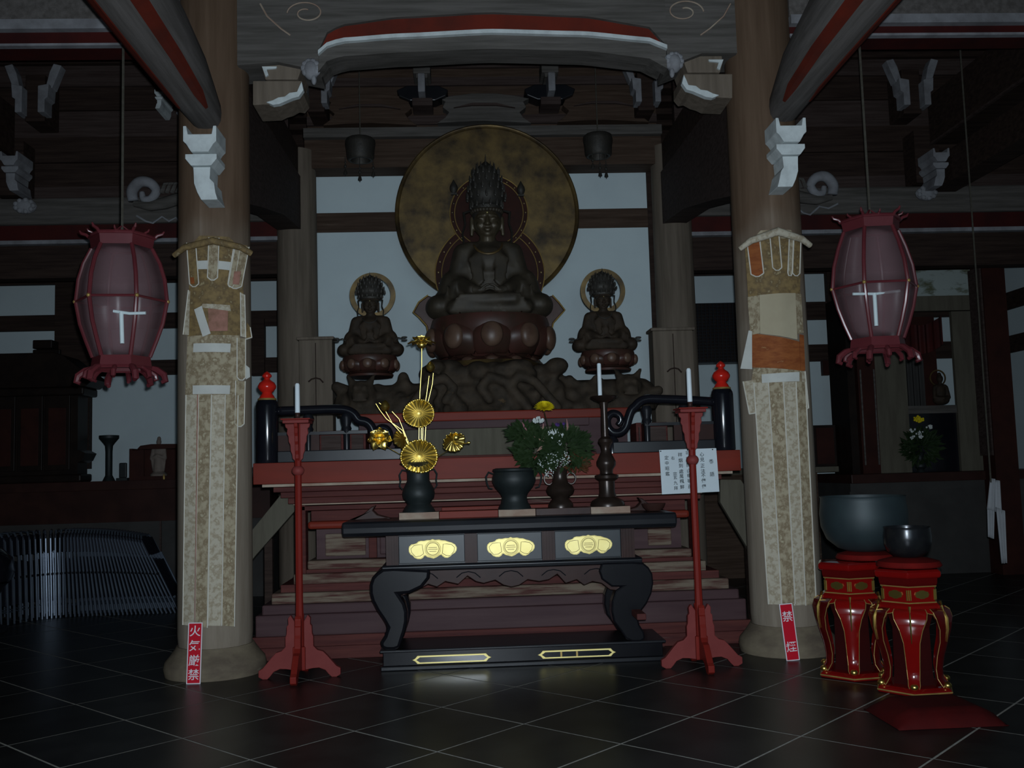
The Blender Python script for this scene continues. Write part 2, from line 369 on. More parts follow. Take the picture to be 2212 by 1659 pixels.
# right side wall: plaster between dark rails
wr = MB().box(HALL_R, HALL_R+.2, 1.5, WALL_R+.3, 0, CEIL).build('wall_right', plaster); tag(wr, kind='structure')
for za, zb in ((655, 690), (745, 780)): MB().box(HALL_R-.05, HALL_R, 8, WALL_R, Z(zb, WALL_R, 1800), Z(za, WALL_R, 1800)).build('wall_rail', wood_dark, wr)
MB().box(HALL_R-.05, HALL_R, 1.5, WALL_R, Z(592, WALL_R, 1800), CEIL).build('wall_boarding', wood_dark, wr)

# rear wall of the hall, plaster panels held by dark rails and posts
wb = MB().box(HALL_L-.1, HALL_R+.1, WALL_R+.05, WALL_R+.25, 0, CEIL).build('wall_rear', plaster); tag(wb, kind='structure')
def rail(parent, x0, x1, ya, yb, Y, mat=wood_dark, px=1050, th=.07, name='wall_rail'):
    return MB().box(x0, x1, Y-.02, Y+th, Z(yb, Y, px), Z(ya, Y, px)).build(name, mat, parent)
# left half
rail(wb, HALL_L, BXL+.2, 678, 711, WALL_R, px=250); rail(wb, HALL_L, BXL+.2, 780, 812, WALL_R, px=250)
MB().box(HALL_L, BXL+.2, WALL_R-.02, WALL_R+.06, Z(612, WALL_R, 250), CEIL).build('wall_boarding', wood_dark, wb)
MB().box(X(120, WALL_R), X(196, WALL_R), WALL_R-.06, WALL_R+.06, 1.45, 4).build('wall_post', wood_dark, wb)
MB().box(X(545, WALL_R), X(574, WALL_R), WALL_R-.06, WALL_R+.06, Z(812, WALL_R, 560), Z(690, WALL_R, 560)).build('wall_post', wood_dark, wb)
# right half
rail(wb, BXR-.2, HALL_R, 652, 690, WALL_R, px=1780); rail(wb, BXR-.2, HALL_R, 744, 780, WALL_R, px=1780)
MB().box(BXR-.2, HALL_R, WALL_R-.02, WALL_R+.06, Z(590, WALL_R, 1780), CEIL).build('wall_boarding', wood_dark, wb)
MB().box(X(1782, WALL_R), X(1796, WALL_R), WALL_R-.03, WALL_R+.06, Z(811, WALL_R, 1780), Z(780, WALL_R, 1780)).build('wall_peg', shrine_red, wb)
MB().box(X(1800, WALL_R), X(1822, WALL_R), WALL_R-.06, WALL_R+.06, 1, 4).build('wall_post', wood_dark, wb)

# plaster wall right behind the altar
wc = MB().box(BXL, BXR, WALL_C, WALL_C+.12, 0, Z(360, WALL_C)).build('wall_back', plaster); tag(wc, kind='structure')
rail(wc, BXL, BXR, 456, 497, WALL_C, wood_brown, th=.05)
MB().box(X(1400, WALL_C, 500), X(1432, WALL_C, 500), WALL_C-.03, WALL_C+.02, Z(1000, WALL_C), Z(362, WALL_C)).build('wall_post', wood_dark, wc)

# ---- pillars
nose_small = []
def pillar(x, y, r, top, m_, label, plinth=True, name='pillar'):
    t = thing(name, (x, y, 0), label, 'pillar')
    b = MB(); zs = [.17 if plinth else 0, .30, .6, 1.5, 2.5, 3.5, top]
    b.lathe([(r*.97, zs[0]), (r, .26), (r, .6), (r, 2.), (r*.985, 3.2), (r*.965, top)], (x, y, 0), 40)
    b.build('shaft', m_, t, smooth=True)
    if plinth:
        MB().lathe([(.325, 0), (.335, .05), (.325, .09), (.29, .13), (.262, .17), (.25, .19)], (x, y, 0), 40).build('plinth', stone, t, smooth=True)
    return t
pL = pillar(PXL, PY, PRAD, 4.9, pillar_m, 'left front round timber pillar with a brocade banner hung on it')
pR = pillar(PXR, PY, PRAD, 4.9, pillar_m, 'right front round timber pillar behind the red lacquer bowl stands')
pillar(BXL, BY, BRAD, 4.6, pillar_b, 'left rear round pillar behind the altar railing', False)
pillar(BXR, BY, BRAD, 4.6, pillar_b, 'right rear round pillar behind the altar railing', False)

# ---- great cross beam between the front pillars: arched underside, red band, white edge
def arch_beam():
    Y0, Y1 = PY-.17, PY+.17
    t = thing('arched_beam', (AX, PY, 4.0), 'great arched grey cross beam with a red band and white edge between the front pillars', 'beam')
    def curve(pts, n=40):
        out = []
        for i in range(n+1):
            x = pts[0][0]+(pts[-1][0]-pts[0][0])*i/n
            for a, b in zip(pts, pts[1:]):
                if a[0] <= x <= b[0] + 1e-6: u = (x-a[0])/(b[0]-a[0]); u = u*u*(3-2*u)*.35+u*.65; out.append((x, a[1]+(b[1]-a[1])*u)); break
        return out
    W = lambda pts: [(at(x, y, Y0).x, at(x, y, Y0).z) for x, y in pts]
    under = W(curve([(688, 158), (700, 136), (740, 124), (860, 116), (1060, 108), (1260, 112), (1400, 128), (1440, 150)]))
    white = W(curve([(688, 120), (700, 105), (740, 93), (860, 84), (1060, 74), (1260, 79), (1400, 92), (1440, 108)]))
    redt = W(curve([(688, 112), (700, 74), (740, 54), (860, 38), (1060, 28), (1260, 36), (1400, 58), (1440, 100)]))
    xa, xb = PXL+.2, PXR-.2; zt = 4.95
    # three bodies: lower grey lip, red recessed band, upper carved beam
    def band(lo, hi, ya, yb, name, mt, extra=None, bev=0):
        b = MB(); n = len(lo); P = lo+hi[::-1]
        vs = [(x, ya, z) for x, z in lo]+[(x, ya, z) for x, z in hi]+[(x, yb, z) for x, z in lo]+[(x, yb, z) for x, z in hi]
        fs = []
        for i in range(n-1):
            fs += [(i, i+1, n+i+1, n+i), (2*n+i, 3*n+i, 3*n+i+1, 2*n+i+1), (i, 2*n+i, 2*n+i+1, i+1), (n+i, n+i+1, 3*n+i+1, 3*n+i)]
        fs += [(0, n, 3*n, 2*n), (n-1, 3*n-1, 4*n-1, 2*n-1)]
        return b.add(vs, fs).build(name, mt, t)
    mid = [(x, z+.0) for x, z in under]
    lip = [(a[0], a[1]+(b[1]-a[1])*.45) for a, b in zip(under, white)]
    band(under, lip, Y0-.02, Y0+.10, 'lower_lip', wood_grey)
    band(lip, white, Y0+.01, Y1, 'soffit_board', wood_grey)
    hi = [(x, z+.028) for x, z in white]
    band(white, hi, Y0-.025, Y0+.03, 'white_edge', white_paint)
    band(hi, redt, Y0+.02, Y1, 'red_band', beam_red)
    top = [(x, zt) for x, z in redt]
    band(redt, top, Y0-.01, Y1, 'beam_body', wood_grey)
    for pts in ([(PXL+.2, 4.14), (PXL+.2, zt), (redt[0][0], zt), (redt[0][0], under[0][1]+.02), (redt[0][0]-.28, 4.16)],
                [(redt[-1][0], under[-1][1]+.02), (redt[-1][0], zt), (PXR-.2, zt), (PXR-.2, 4.2), (PXR-.45, 4.2)]):
        MB().prism(pts, Y0, Y1).build('beam_end', wood_grey, t)
    # carved swirls near both ends
    for cx, cy, s in ((662, 28, 1), (1478, 25, -1)):
        pts = []
        for k in range(44):
            a = k/43*2.6*pi; rr = 42*(1-k/60)
            pts.append(at(cx-s*rr*cos(a)*1.0, cy-rr*.62*sin(a), Y0-.012))
        pts = [at(cx-s*110, cy+2, Y0-.012), at(cx-s*70, cy+40, Y0-.012)][:0]+pts
        MB().tube(pts, .005, 5).build('carved_swirl', altar_edge, t)
        MB().tube([at(cx-s*100, 8, Y0-.012), at(cx-s*85, 35, Y0-.012), at(cx-s*55, 62, Y0-.012), at(cx-s*35, 76, Y0-.012)], .006, 5).build('carved_swirl', altar_edge, t)
    return t
arch_beam()

# side cross beams at pillar line, outwards
for s, (xa, xb), px, word in ((-1, (HALL_L, PXL-.2), 130, 'left'), (1, (PXR+.2, HALL_R), 2060, 'right')):
    Yf = PY-.12
    ys = (48, 70, 96, 101) if s < 0 else (36, 56, 73, 78)
    z = [Z(v, Yf, px) for v in ys]
    t = thing('side_beam', ((xa+xb)/2, PY, z[3]), 'long painted cross beam across the top of the %s side bay' % word, 'beam')
    MB().box(xa, xb, Yf-.03, Yf+.26, z[0], 4.95).build('beam_body', wood_greyd, t)
    MB().box(xa, xb, Yf-.06, Yf+.26, z[1], z[0]-.004).build('painted_fillet', grey_paint, t)
    MB().box(xa, xb, Yf, Yf+.26, z[2], z[1]).build('red_band', beam_redd, t)
    MB().box(xa, xb, Yf-.02, Yf+.03, z[3], z[2]).build('white_edge', grey_paint, t)

# depth beams that run from the front pillars towards the visitor
for x, px, py, word in ((PXL, 443, 288, 'left'), (PXR, 1700, 272, 'right')):
    zb = Z(py, PY-.25, px); hw = .190; d_ = at(294 if px < 1000 else 1838, 0, 1)-CAM; xm = d_.x*(zb+.20-EYE)/d_.z
    t = thing('depth_beam', (xm, 4.2, zb), 'heavy grey beam with red stripe running forward from the %s front pillar' % word, 'beam')
    sx_ = 1 if x < 0 else -1      # side that faces the hall axis
    NS = 16; secs = [(1.8, 1.05), (3.2, 1.02), (4.6, 1.0), (5.4, .92), (5.95, .80), (6.3, .66), (PY-.235, .55)]
    def ring_(yy, k, grow=0, js=range(16)):
        h = hw*k; cz = zb+.03+h+(1-k)*.02; out = []
        for j in js:
            a = 2*pi*j/NS; ca, sa = cos(a), sin(a); e = .72
            out.append(Vector((xm+(h+grow)*abs(ca)**e*(1 if ca > 0 else -1)+(1-k)*(X(px, PY-.25, py)-xm)*2.0, yy, cz+(h*1.05+grow)*abs(sa)**e*(1 if sa > 0 else -1))))
        return out
    b = MB(); vs = []
    for yy, k in secs: vs += ring_(yy, k)
    n = len(secs)
    b.add(vs, [(i*NS+j, i*NS+(j+1) % NS, (i+1)*NS+(j+1) % NS, (i+1)*NS+j) for i in range(n-1) for j in range(NS)]+[tuple(range(NS)), tuple((n-1)*NS+j for j in range(NS))])
    b.build('beam_body', wood_greyd, t, smooth=True)
    for sgn in (1, -1):
        js = [13, 14] if sgn*sx_ > 0 else [10, 11]
        js = [js[0], (js[0]+js[1])/2, js[1]]
        b = MB(); vs = []; ss = [(1.8, 1.05), (3.2, 1.02), (4.6, 1.0), (5.4, .92), (5.95, .80), (6.2, .705)]
        for i_, (yy, k) in enumerate(ss):
            f = 1 if i_ < len(ss)-1 else .35; jm = js[1]
            q = [jm+(v-jm)*f*1.25 for v in js]
            vs += ring_(yy, k, .006, q)+ring_(yy, k, -.01, q)
        b.add(vs, [(i*6+j, i*6+j+1, i*6+7+j, i*6+6+j) for i in range(len(ss)-1) for j in (0, 1)]+[(i*6+j+3, i*6+6+j+3, i*6+7+j+3, i*6+j+4) for i in range(len(ss)-1) for j in (0, 1)]
              +[(i*6+a, i*6+b_, i*6+6+b_, i*6+6+a) for i in range(len(ss)-1) for a, b_ in ((0, 3), (2, 5))]+[(0, 1, 4, 3), (1, 2, 5, 4), (len(vs)-6, len(vs)-3, len(vs)-2, len(vs)-5), (len(vs)-5, len(vs)-2, len(vs)-1, len(vs)-4)])
        b.build('red_stripe', beam_red, t)

# white nose brackets below the depth beams (seen end on)
def nose(px, py, s, Y, scale, m_, label, name='nose_bracket', lean=1, group=None, back=None):
    c = at(px, py, Y); k = scale; back = back or PY-PRAD
    t = thing(name, c, label, 'bracket', group)
    P = lambda pts: [(c.x+a*k, c.z+b*k) for a, b in pts]
    MB().prism(P([(-.105, 0), (-.085, 0), (-.075, -.055), (.075, -.055), (.085, 0), (.105, 0), (.105, -.10), (.085, -.12), (.055, -.17), (-.055, -.17), (-.085, -.12), (-.105, -.10)]), c.y-.10*k, back).build('bearing_block', m_, t, bevel=.004)
    MB().prism(P([(-.10, -.175), (.10, -.175), (.10, -.205), (.065, -.25), (-.065, -.25), (-.10, -.205)]), c.y-.07*k, back).build('lower_block', m_, t, bevel=.004)
    q = lean
    MB().prism(P([(-.055, -.255), (.055, -.255), (.05, -.33), (.058+.02*q, -.36), (.075*q+.01, -.42), (.095*q+.005, -.47), (-.005+.0*q+.0, -.47) if q > 0 else (.0, -.47), (-.03 if q > 0 else -.005, -.42), (-.05, -.36), (-.052, -.30)] if q > 0 else
               [(-.055, -.255), (.055, -.255), (.052, -.30), (.05, -.36), (.03, -.42), (.005, -.47), (-.10, -.47), (-.085, -.42), (-.07, -.36), (-.05, -.33)]), c.y-.05*k, back).build('tongue', m_, t, bevel=.004)
    return t
nose(440, 283, 1, PY-.40, 1.02, white_paint, 'chalk white nose bracket on the left front pillar under the beam', lean=1)
nose(1698, 265, 1, PY-.40, .98, white_paint, 'chalk white nose bracket on the right front pillar under the beam', lean=-1)

# carved arms at the pillar heads under the arched beam
for s, px0, px1, yt, word in ((1, 548, 655, 130, 'left'), (-1, 1580, 1472, 115, 'right')):
    Y = PY-.10
    c = at(px0, yt, Y)
    t = thing('pillar_corbel', (c.x+s*.1, PY, at(px0, yt+100, Y).z), 'stepped bracket arm with scalloped white edge on the %s pillar head' % word, 'bracket')
    W = lambda pts: [(at(px0+s*a, yt+b, Y).x, at(px0+s*a, yt+b, Y).z) for a, b in pts]
    MB().prism(W([(22, -18), (104, -18), (108, 8), (30, 8)]), Y, Y+.3).build('arm_block', wood_rafter, t, bevel=.006)
    MB().prism(W([(22, 8), (104, 8), (104, 22), (96, 44), (26, 44), (20, 22)]), Y-.02, Y+.3).build('arm_block', pillar_b, t, bevel=.006)
    MB().prism(W([(0, 48), (106, 48), (106, 70), (96, 82), (84, 80), (70, 88), (56, 92), (44, 98), (0, 100)]), Y-.03, Y+.3).build('carved_arm_body', pillar_b, t, bevel=.006)
    MB().prism(W([(106, 52), (110, 70), (100, 84), (86, 88), (72, 94), (58, 100), (44, 102), (30, 96), (44, 92), (56, 86), (70, 84), (80, 76), (96, 74), (101, 62)]), Y-.05, Y+.0).build('white_scallop', white_paint, t, bevel=.003)
    MB().prism(W([(20, 18), (52, 18), (50, 22), (30, 24), (34, 36), (28, 40)]), Y-.035, Y).build('white_edge', white_paint, t)
    cc = at(px0+s*124, yt+22, Y-.05)
    b = MB()
    for k in range(10):
        a = k/10*2*pi; b.sph(cc+Vector((.045*cos(a), -.01, .045*sin(a)+.01)), (.028, .03, .028), 8, 6)
    b.sph(cc, (.055, .06, .07), 12, 8); b.sph(cc+Vector((s*.02, -.01, -.07)), (.02, .03, .04), 8, 6)
    b.build('carved_flower_nose', grey_paint, t, smooth=True)

# tie beams from front pillars back to rear pillars, with sloping braces
for x0, x1, s, word in ((PXL, BXL, 1, 'left'), (PXR, BXR, -1, 'right')):
    t = thing('tie_beam', (x0, 8.3, 3.35), 'dark tie beam running back from the %s front pillar to the rear pillar' % word, 'beam')
    MB().prismx([(PY+.2, 3.28), (PY+1.0, 3.46), (PY+2.0, 3.66), (BY-.15, 3.76), (BY-.15, 4.3), (PY+.2, 4.2)], x0-.12, x0+.12).build('beam_body', wood_rafter, t)
    MB().box(x0-.10, x0+.10, PY+.2, BY-.15, 4.3, 4.6).build('upper_beam', wood_dark, t)

# ---- beams, struts and brackets of the rear bay above the plaster wall
t = thing('rear_lintel', (AX, BY, Z(365, BY)), 'brown lintel with pale upper fillet above the plaster wall', 'beam')
MB().box(BXL+.1, BXR-.1, BY-.10, BY+.2, Z(365, BY), Z(305, BY)).build('lintel_body', wood_brown, t)
MB().box(BXL+.1, BXR-.1, BY-.16, BY+.2, Z(304, BY), Z(284, BY)).build('fillet', wood_grey, t)
t = thing('rear_frieze', (AX, BY+.1, Z(283, BY)), 'dusty brown board frieze with ribs behind the rear brackets', 'frieze')
zz = [283, 262, 243, 214, 200, 178, 160, 140, 120, 60]
for k in range(len(zz)-1):
    MB().box(BXL+.1, BXR-.1, BY+.10-.03*(k % 2), BY+.3, Z(zz[k], BY)+.002, Z(zz[k+1], BY)).build('frieze_board', [wood_brown, wood_rafter][k % 2], t)
tt = MB()
for k in range(46):
    x = BXL+.2+k*.08
    if k % 9 != 8: tt.box(x, x+.055, BY-.09, BY+.05, Z(130, BY), Z(119, BY))
tag(tt.build('dentil', wood_grey, t), kind='stuff')
# bracket sets in the rear bay
def bracket_set(px, py, k, word, m_=wood_grey):
    Y = BY-.05; c = at(px, py, Y)
    t = thing('bracket_set', (c.x, Y, c.z-.62*k), 'weathered bracket set with projecting tongues, %s' % word, 'bracket', 'bracket sets over the rear lintel')
    B = lambda a, b, z0, z1, f: MB().box(c.x+a*k, c.x+b*k, Y-f-.08, Y+.11, c.z+z1*k, c.z+z0*k)
    B(-.11, .11, 0, -.19, .12).build('upper_block', grey_paint if 0 else m_, t, bevel=.01)
    B(-.07, .07, -.19, -.24, .10).build('neck', m_, t)
    B(-.045, .045, -.26, -.50, .26).build('tongue', grey_paint, t, bevel=.01)
    MB().prism([(c.x+a*k, c.z+b*k) for a, b in ((-.33, -.36), (-.20, -.30), (.20, -.30), (.33, -.36), (.30, -.44), (.16, -.50), (-.16, -.50), (-.30, -.44))], Y-.10, Y+.1).build('crosspiece', lacq_m, t, bevel=.01)
    B(-.13, .13, -.50, -.60, .10).build('base_block', wood_rafter, t, bevel=.01)
bracket_set(912, 144, .80, 'left of the halo top'); bracket_set(1184, 142, .80, 'right of the halo top')
# frog-leg struts
def frogleg(px, y0, hw, h, m_, word):
    Y = BY-.03; P = lambda a, b: (at(px+a*hw, y0-b*h, Y).x, at(px+a*hw, y0-b*h, Y).z)
    t = thing('frog_leg_strut', (at(px, y0, Y).x, Y, at(px, y0, Y).z), word, 'strut')
    MB().prism([P(*q) for q in ((-1.15, 0), (-.95, .2), (-.86, .38), (-1.02, .55), (-.95, .75), (-1.1, .85), (-.75, .95), (-.3, 1.03), (.3, 1.03), (.75, .95), (1.1, .85), (.95, .75), (1.02, .55), (.86, .38), (.95, .2), (1.15, 0), (.6, .05), (0, .08), (-.6, .05))], Y-.06, Y+.09).build('strut_body', m_, t, bevel=.006)
    MB().prism([P(*q) for q in ((-.75, .5), (-.3, .58), (.3, .58), (.75, .5), (.3, .66), (-.3, .66))], Y-.09, Y-.05).build('carved_band', wood_rafter, t)
frogleg(1046, 270, 88, 62, wood_grey, 'pale grey frog-leg strut directly above the halo')
frogleg(800, 275, 88, 66, wood_brown, 'brown frog-leg strut left of the halo over the lintel')
frogleg(1302, 268, 86, 66, wood_brown, 'brown frog-leg strut right of the halo over the lintel')
# corner brackets on the rear pillars: V-shaped pairs of pale noses
def vbracket(px, py, k, Y, word, both=True, m_=grey_paint):
    c = at(px, py, Y); t = thing('corner_bracket', (c.x, Y, c.z-.5*k), word, 'bracket')
    MB().box(c.x-.10*k, c.x+.10*k, Y-.08, BY+.075, c.z-.55*k, c.z-.05*k).build('bracket_core', wood_dark, t, bevel=.01)
    for s in (-1, 1):
        P = lambda pts: [(c.x+s*a*k, c.z+b*k) for a, b in pts]
        MB().prism(P([(.13, -.22), (.20, -.22), (.29, .02), (.21, .04), (.17, -.05)]), Y-.14, Y-.02).build('upper_nose', m_, t, bevel=.006)
        MB().prism(P([(.08, -.22), (.19, -.20), (.18, -.34), (.15, -.36), (.15, -.50), (.08, -.50)]), Y-.20, Y-.02).build('lower_nose', m_, t, bevel=.006)
vbracket(684, 150, .85, BY-.25, 'corner bracket with pale noses on the left rear pillar head')
vbracket(1390, 148, .85, BY-.25, 'corner bracket with pale noses on the right rear pillar head')
vbracket(84, 158, .95, BY-.2, 'corner bracket with pale noses high in the left side bay')
vbracket(1958, 146, .95, BY-.2, 'corner bracket with pale noses high in the right side bay')

# ---- side bays: upper boarding, painted beam with red soffit and white edge
for s, x0, x1, px, word in ((-1, HALL_L, BXL-.1, 200, 'left'), (1, BXR+.1, HALL_R, 1950, 'right')):
    dy = 0 if s < 0 else -24
    t = thing('side_bay_beam', ((x0+x1)/2, BY, Z(531+dy, BY, px)), 'grey tie beam with dark red soffit and white edge in the %s side bay' % word, 'beam')
    MB().box(x0, x1, BY-.10, BY+.15, Z(488+dy, BY, px), Z(432+dy, BY, px)).build('beam_body', wood_grey, t, bevel=.02)
    MB().box(x0, x1, BY-.05, BY+.15, Z(521+dy, BY, px), Z(488+dy, BY, px)).build('red_soffit', beam_redd, t)
    MB().box(x0, x1, BY-.08, BY+.15, Z(529+dy, BY, px), Z(521+dy, BY, px)).build('white_edge', grey_paint, t)
    MB().box(x0, x1, BY-.02, BY+.15, Z(600+dy, BY, px), Z(530+dy, BY, px)).build('lower_board', wood_dark, t)
    MB().tube([at(px+s*0+a, 470+dy+b, BY-.11) for a, b in ([(95, -4), (115, 8), (130, 12), (150, -2), (165, 8), (180, 0), (200, 22)] if s < 0 else [(-235, -4), (-215, 14), (-200, 18), (-180, 0), (-160, 4), (-140, -6)])], .010, 6).build('wavy_line', grey_paint, t)
    u = thing('upper_boarding', ((x0+x1)/2, BY+.1, Z(430, BY)), 'dark horizontal boarding above the tie beam of the %s side bay' % word, 'boarding')
    zs = [430, 398, 345, 290, 232, 226, 180, 130, 80, 20]
    for k in range(len(zs)-1):
        MB().box(x0, x1, BY+.08+.03*(k % 2), BY+.2, Z(zs[k]+dy, BY, px)+.003, Z(zs[k+1]+dy, BY, px)).build('board', wood_dark if k % 3 else wood_rafter, u)
    # strut, round boss and forward beam
    q = 30 if s < 0 else 1993
    c = at(q, 330+dy, BY-.1)
    v = thing('bay_strut', (c.x, BY-.1, Z(430+dy, BY, px)), 'short dark strut carrying the forward beam in the %s side bay' % word, 'strut')
    MB().box(c.x-.13, c.x+.13, BY-.18, BY+.08, Z(430+dy, BY, px), 4.7).build('strut_body', wood_dark, v)
    cb = at(55 if s < 0 else 2000, 446 if s < 0 else 418, BY-.24)
    b = MB().sph(cb, (.11, .06, .075), 16, 8)
    for k in range(9): b.sph(cb+Vector((.085*cos(k*.7), -.03, .055*sin(k*.7))), .026, 8, 6)
    b.build('carved_boss', grey_paint, v, smooth=True)
    nb = nose(27 if s < 0 else 2025, 332 if s < 0 else 325, 1, BY-.45, .80, grey_paint, 'greyish nose bracket in the %s side bay' % word, lean=1 if s < 0 else -1, back=BY-.19)
    zb = Z(330+dy, BY-.3, px); xm = c.x+s*.18 if s > 0 else c.x-.1
    w_ = thing('bay_forward_beam', (xm, 7.5, zb), 'dark beam running forward along the %s aisle' % word, 'beam')
    MB().box(xm-.15, xm+.15, 2.2, BY-.2, zb, zb+.5).build('beam_body', wood_greyd if 0 else wood_dark, w_)
    MB().box(xm-.15-.012, xm-.15+.02, 2.2, BY-.2, zb-.01, zb+.012).build('pale_edge', wood_rafter, w_)
    if s > 0:
        w2 = thing('aisle_tie_beam', (5.4, 7.5, Z(440, BY, 2050)), 'lower dark tie beam of the right aisle', 'beam')
        z2 = Z(420, BY, 2050); MB().box(4.95, 5.2, 4.5, BY, z2, z2+.32).build('beam_body', wood_dark, w2)
    # dragon-like curl nose at the pillar side
    pxs = 1 if s < 0 else -1
    cx, cy = (330, 420) if s < 0 else (1758, 408)
    cc = at(cx, cy, BY-.28)
    pts = []
    for k in range(20):
        a = pi*(.15+1.55*k/19); pts.append(cc+Vector((-pxs*.17*cos(a)*(-1), 0, .13*sin(a)+.03)))
    d = thing('carved_cloud_nose', (cc.x, cc.y, cc.z-.15), 'grey carved curl-shaped beam nose beside the %s pillar' % word, 'carving')
    b = MB()
    CP = smooth_path
    b.tube(*CP([cc+Vector((pxs*(-.19+.0), 0, -.06)), cc+Vector((pxs*-.20, 0, .04)), cc+Vector((pxs*-.12, -.02, .12)), cc+Vector((pxs*-.02, -.02, .11)), cc+Vector((pxs*.04, -.02, .03)), cc+Vector((pxs*-.01, -.02, -.05)), cc+Vector((pxs*-.08, -.02, -.05)), cc+Vector((pxs*-.10, -.02, .02))], [.05, .055, .055, .05, .045, .04, .035, .025]), 12)
    b.build('curl', grey_paint, d, smooth='all')
    MB().tube([cc+Vector((pxs*-.18, 0, -.09)), cc+Vector((pxs*-.02, -.01, -.12)), cc+Vector((pxs*.12, 0, -.09)), cc+Vector((pxs*.30, .08, 0)), cc+Vector((pxs*.36, .17, .04))], [.03, .05, .06, .06, .05], 10).build('neck', wood_grey, d, smooth=True)
    b = MB()
    for k in range(5): b.tube([cc+Vector((pxs*(.10+.05*k), -.05, .0)), cc+Vector((pxs*(.14+.05*k), -.08, .08)), cc+Vector((pxs*(.20+.05*k), -.05, .10))], [.022, .018, .008], 6)
    b.build('mane', wood_grey, d, smooth=True)
    # outer post
    if s > 0:
        xo = X(2150, 10.6, 800)
        pp = thing('outer_post', (xo, 10.6, 0), 'dark red square post at the right end of the side altar', 'pillar')
        MB().box(xo-.13, xo+.13, 10.5, 10.75, 0, 3.7).build('shaft', shrine_red, pp)
        MB().box(xo-.16, xo-.14, 10.5, 10.75, 1.3, 3.4).build('corner_bead', wood_rafter, pp)
        MB().tube([at(2138, 470, 10.3), at(2140, 520, 10.3), at(2146, 566, 10.3)], [.03, .06, .03], 8).build('hanging_bag', niche_board, pp, smooth=True)

nose(397, 222, 1, BY-.30, .62, grey_paint, 'small pale nose bracket just left of the left front pillar, behind the beam', lean=1, back=BY+.07)
nose(345, 196, 1, BY-.25, .40, white_paint, 'tiny white nose bracket half hidden behind the left depth beam', lean=-1, back=BY+.07)

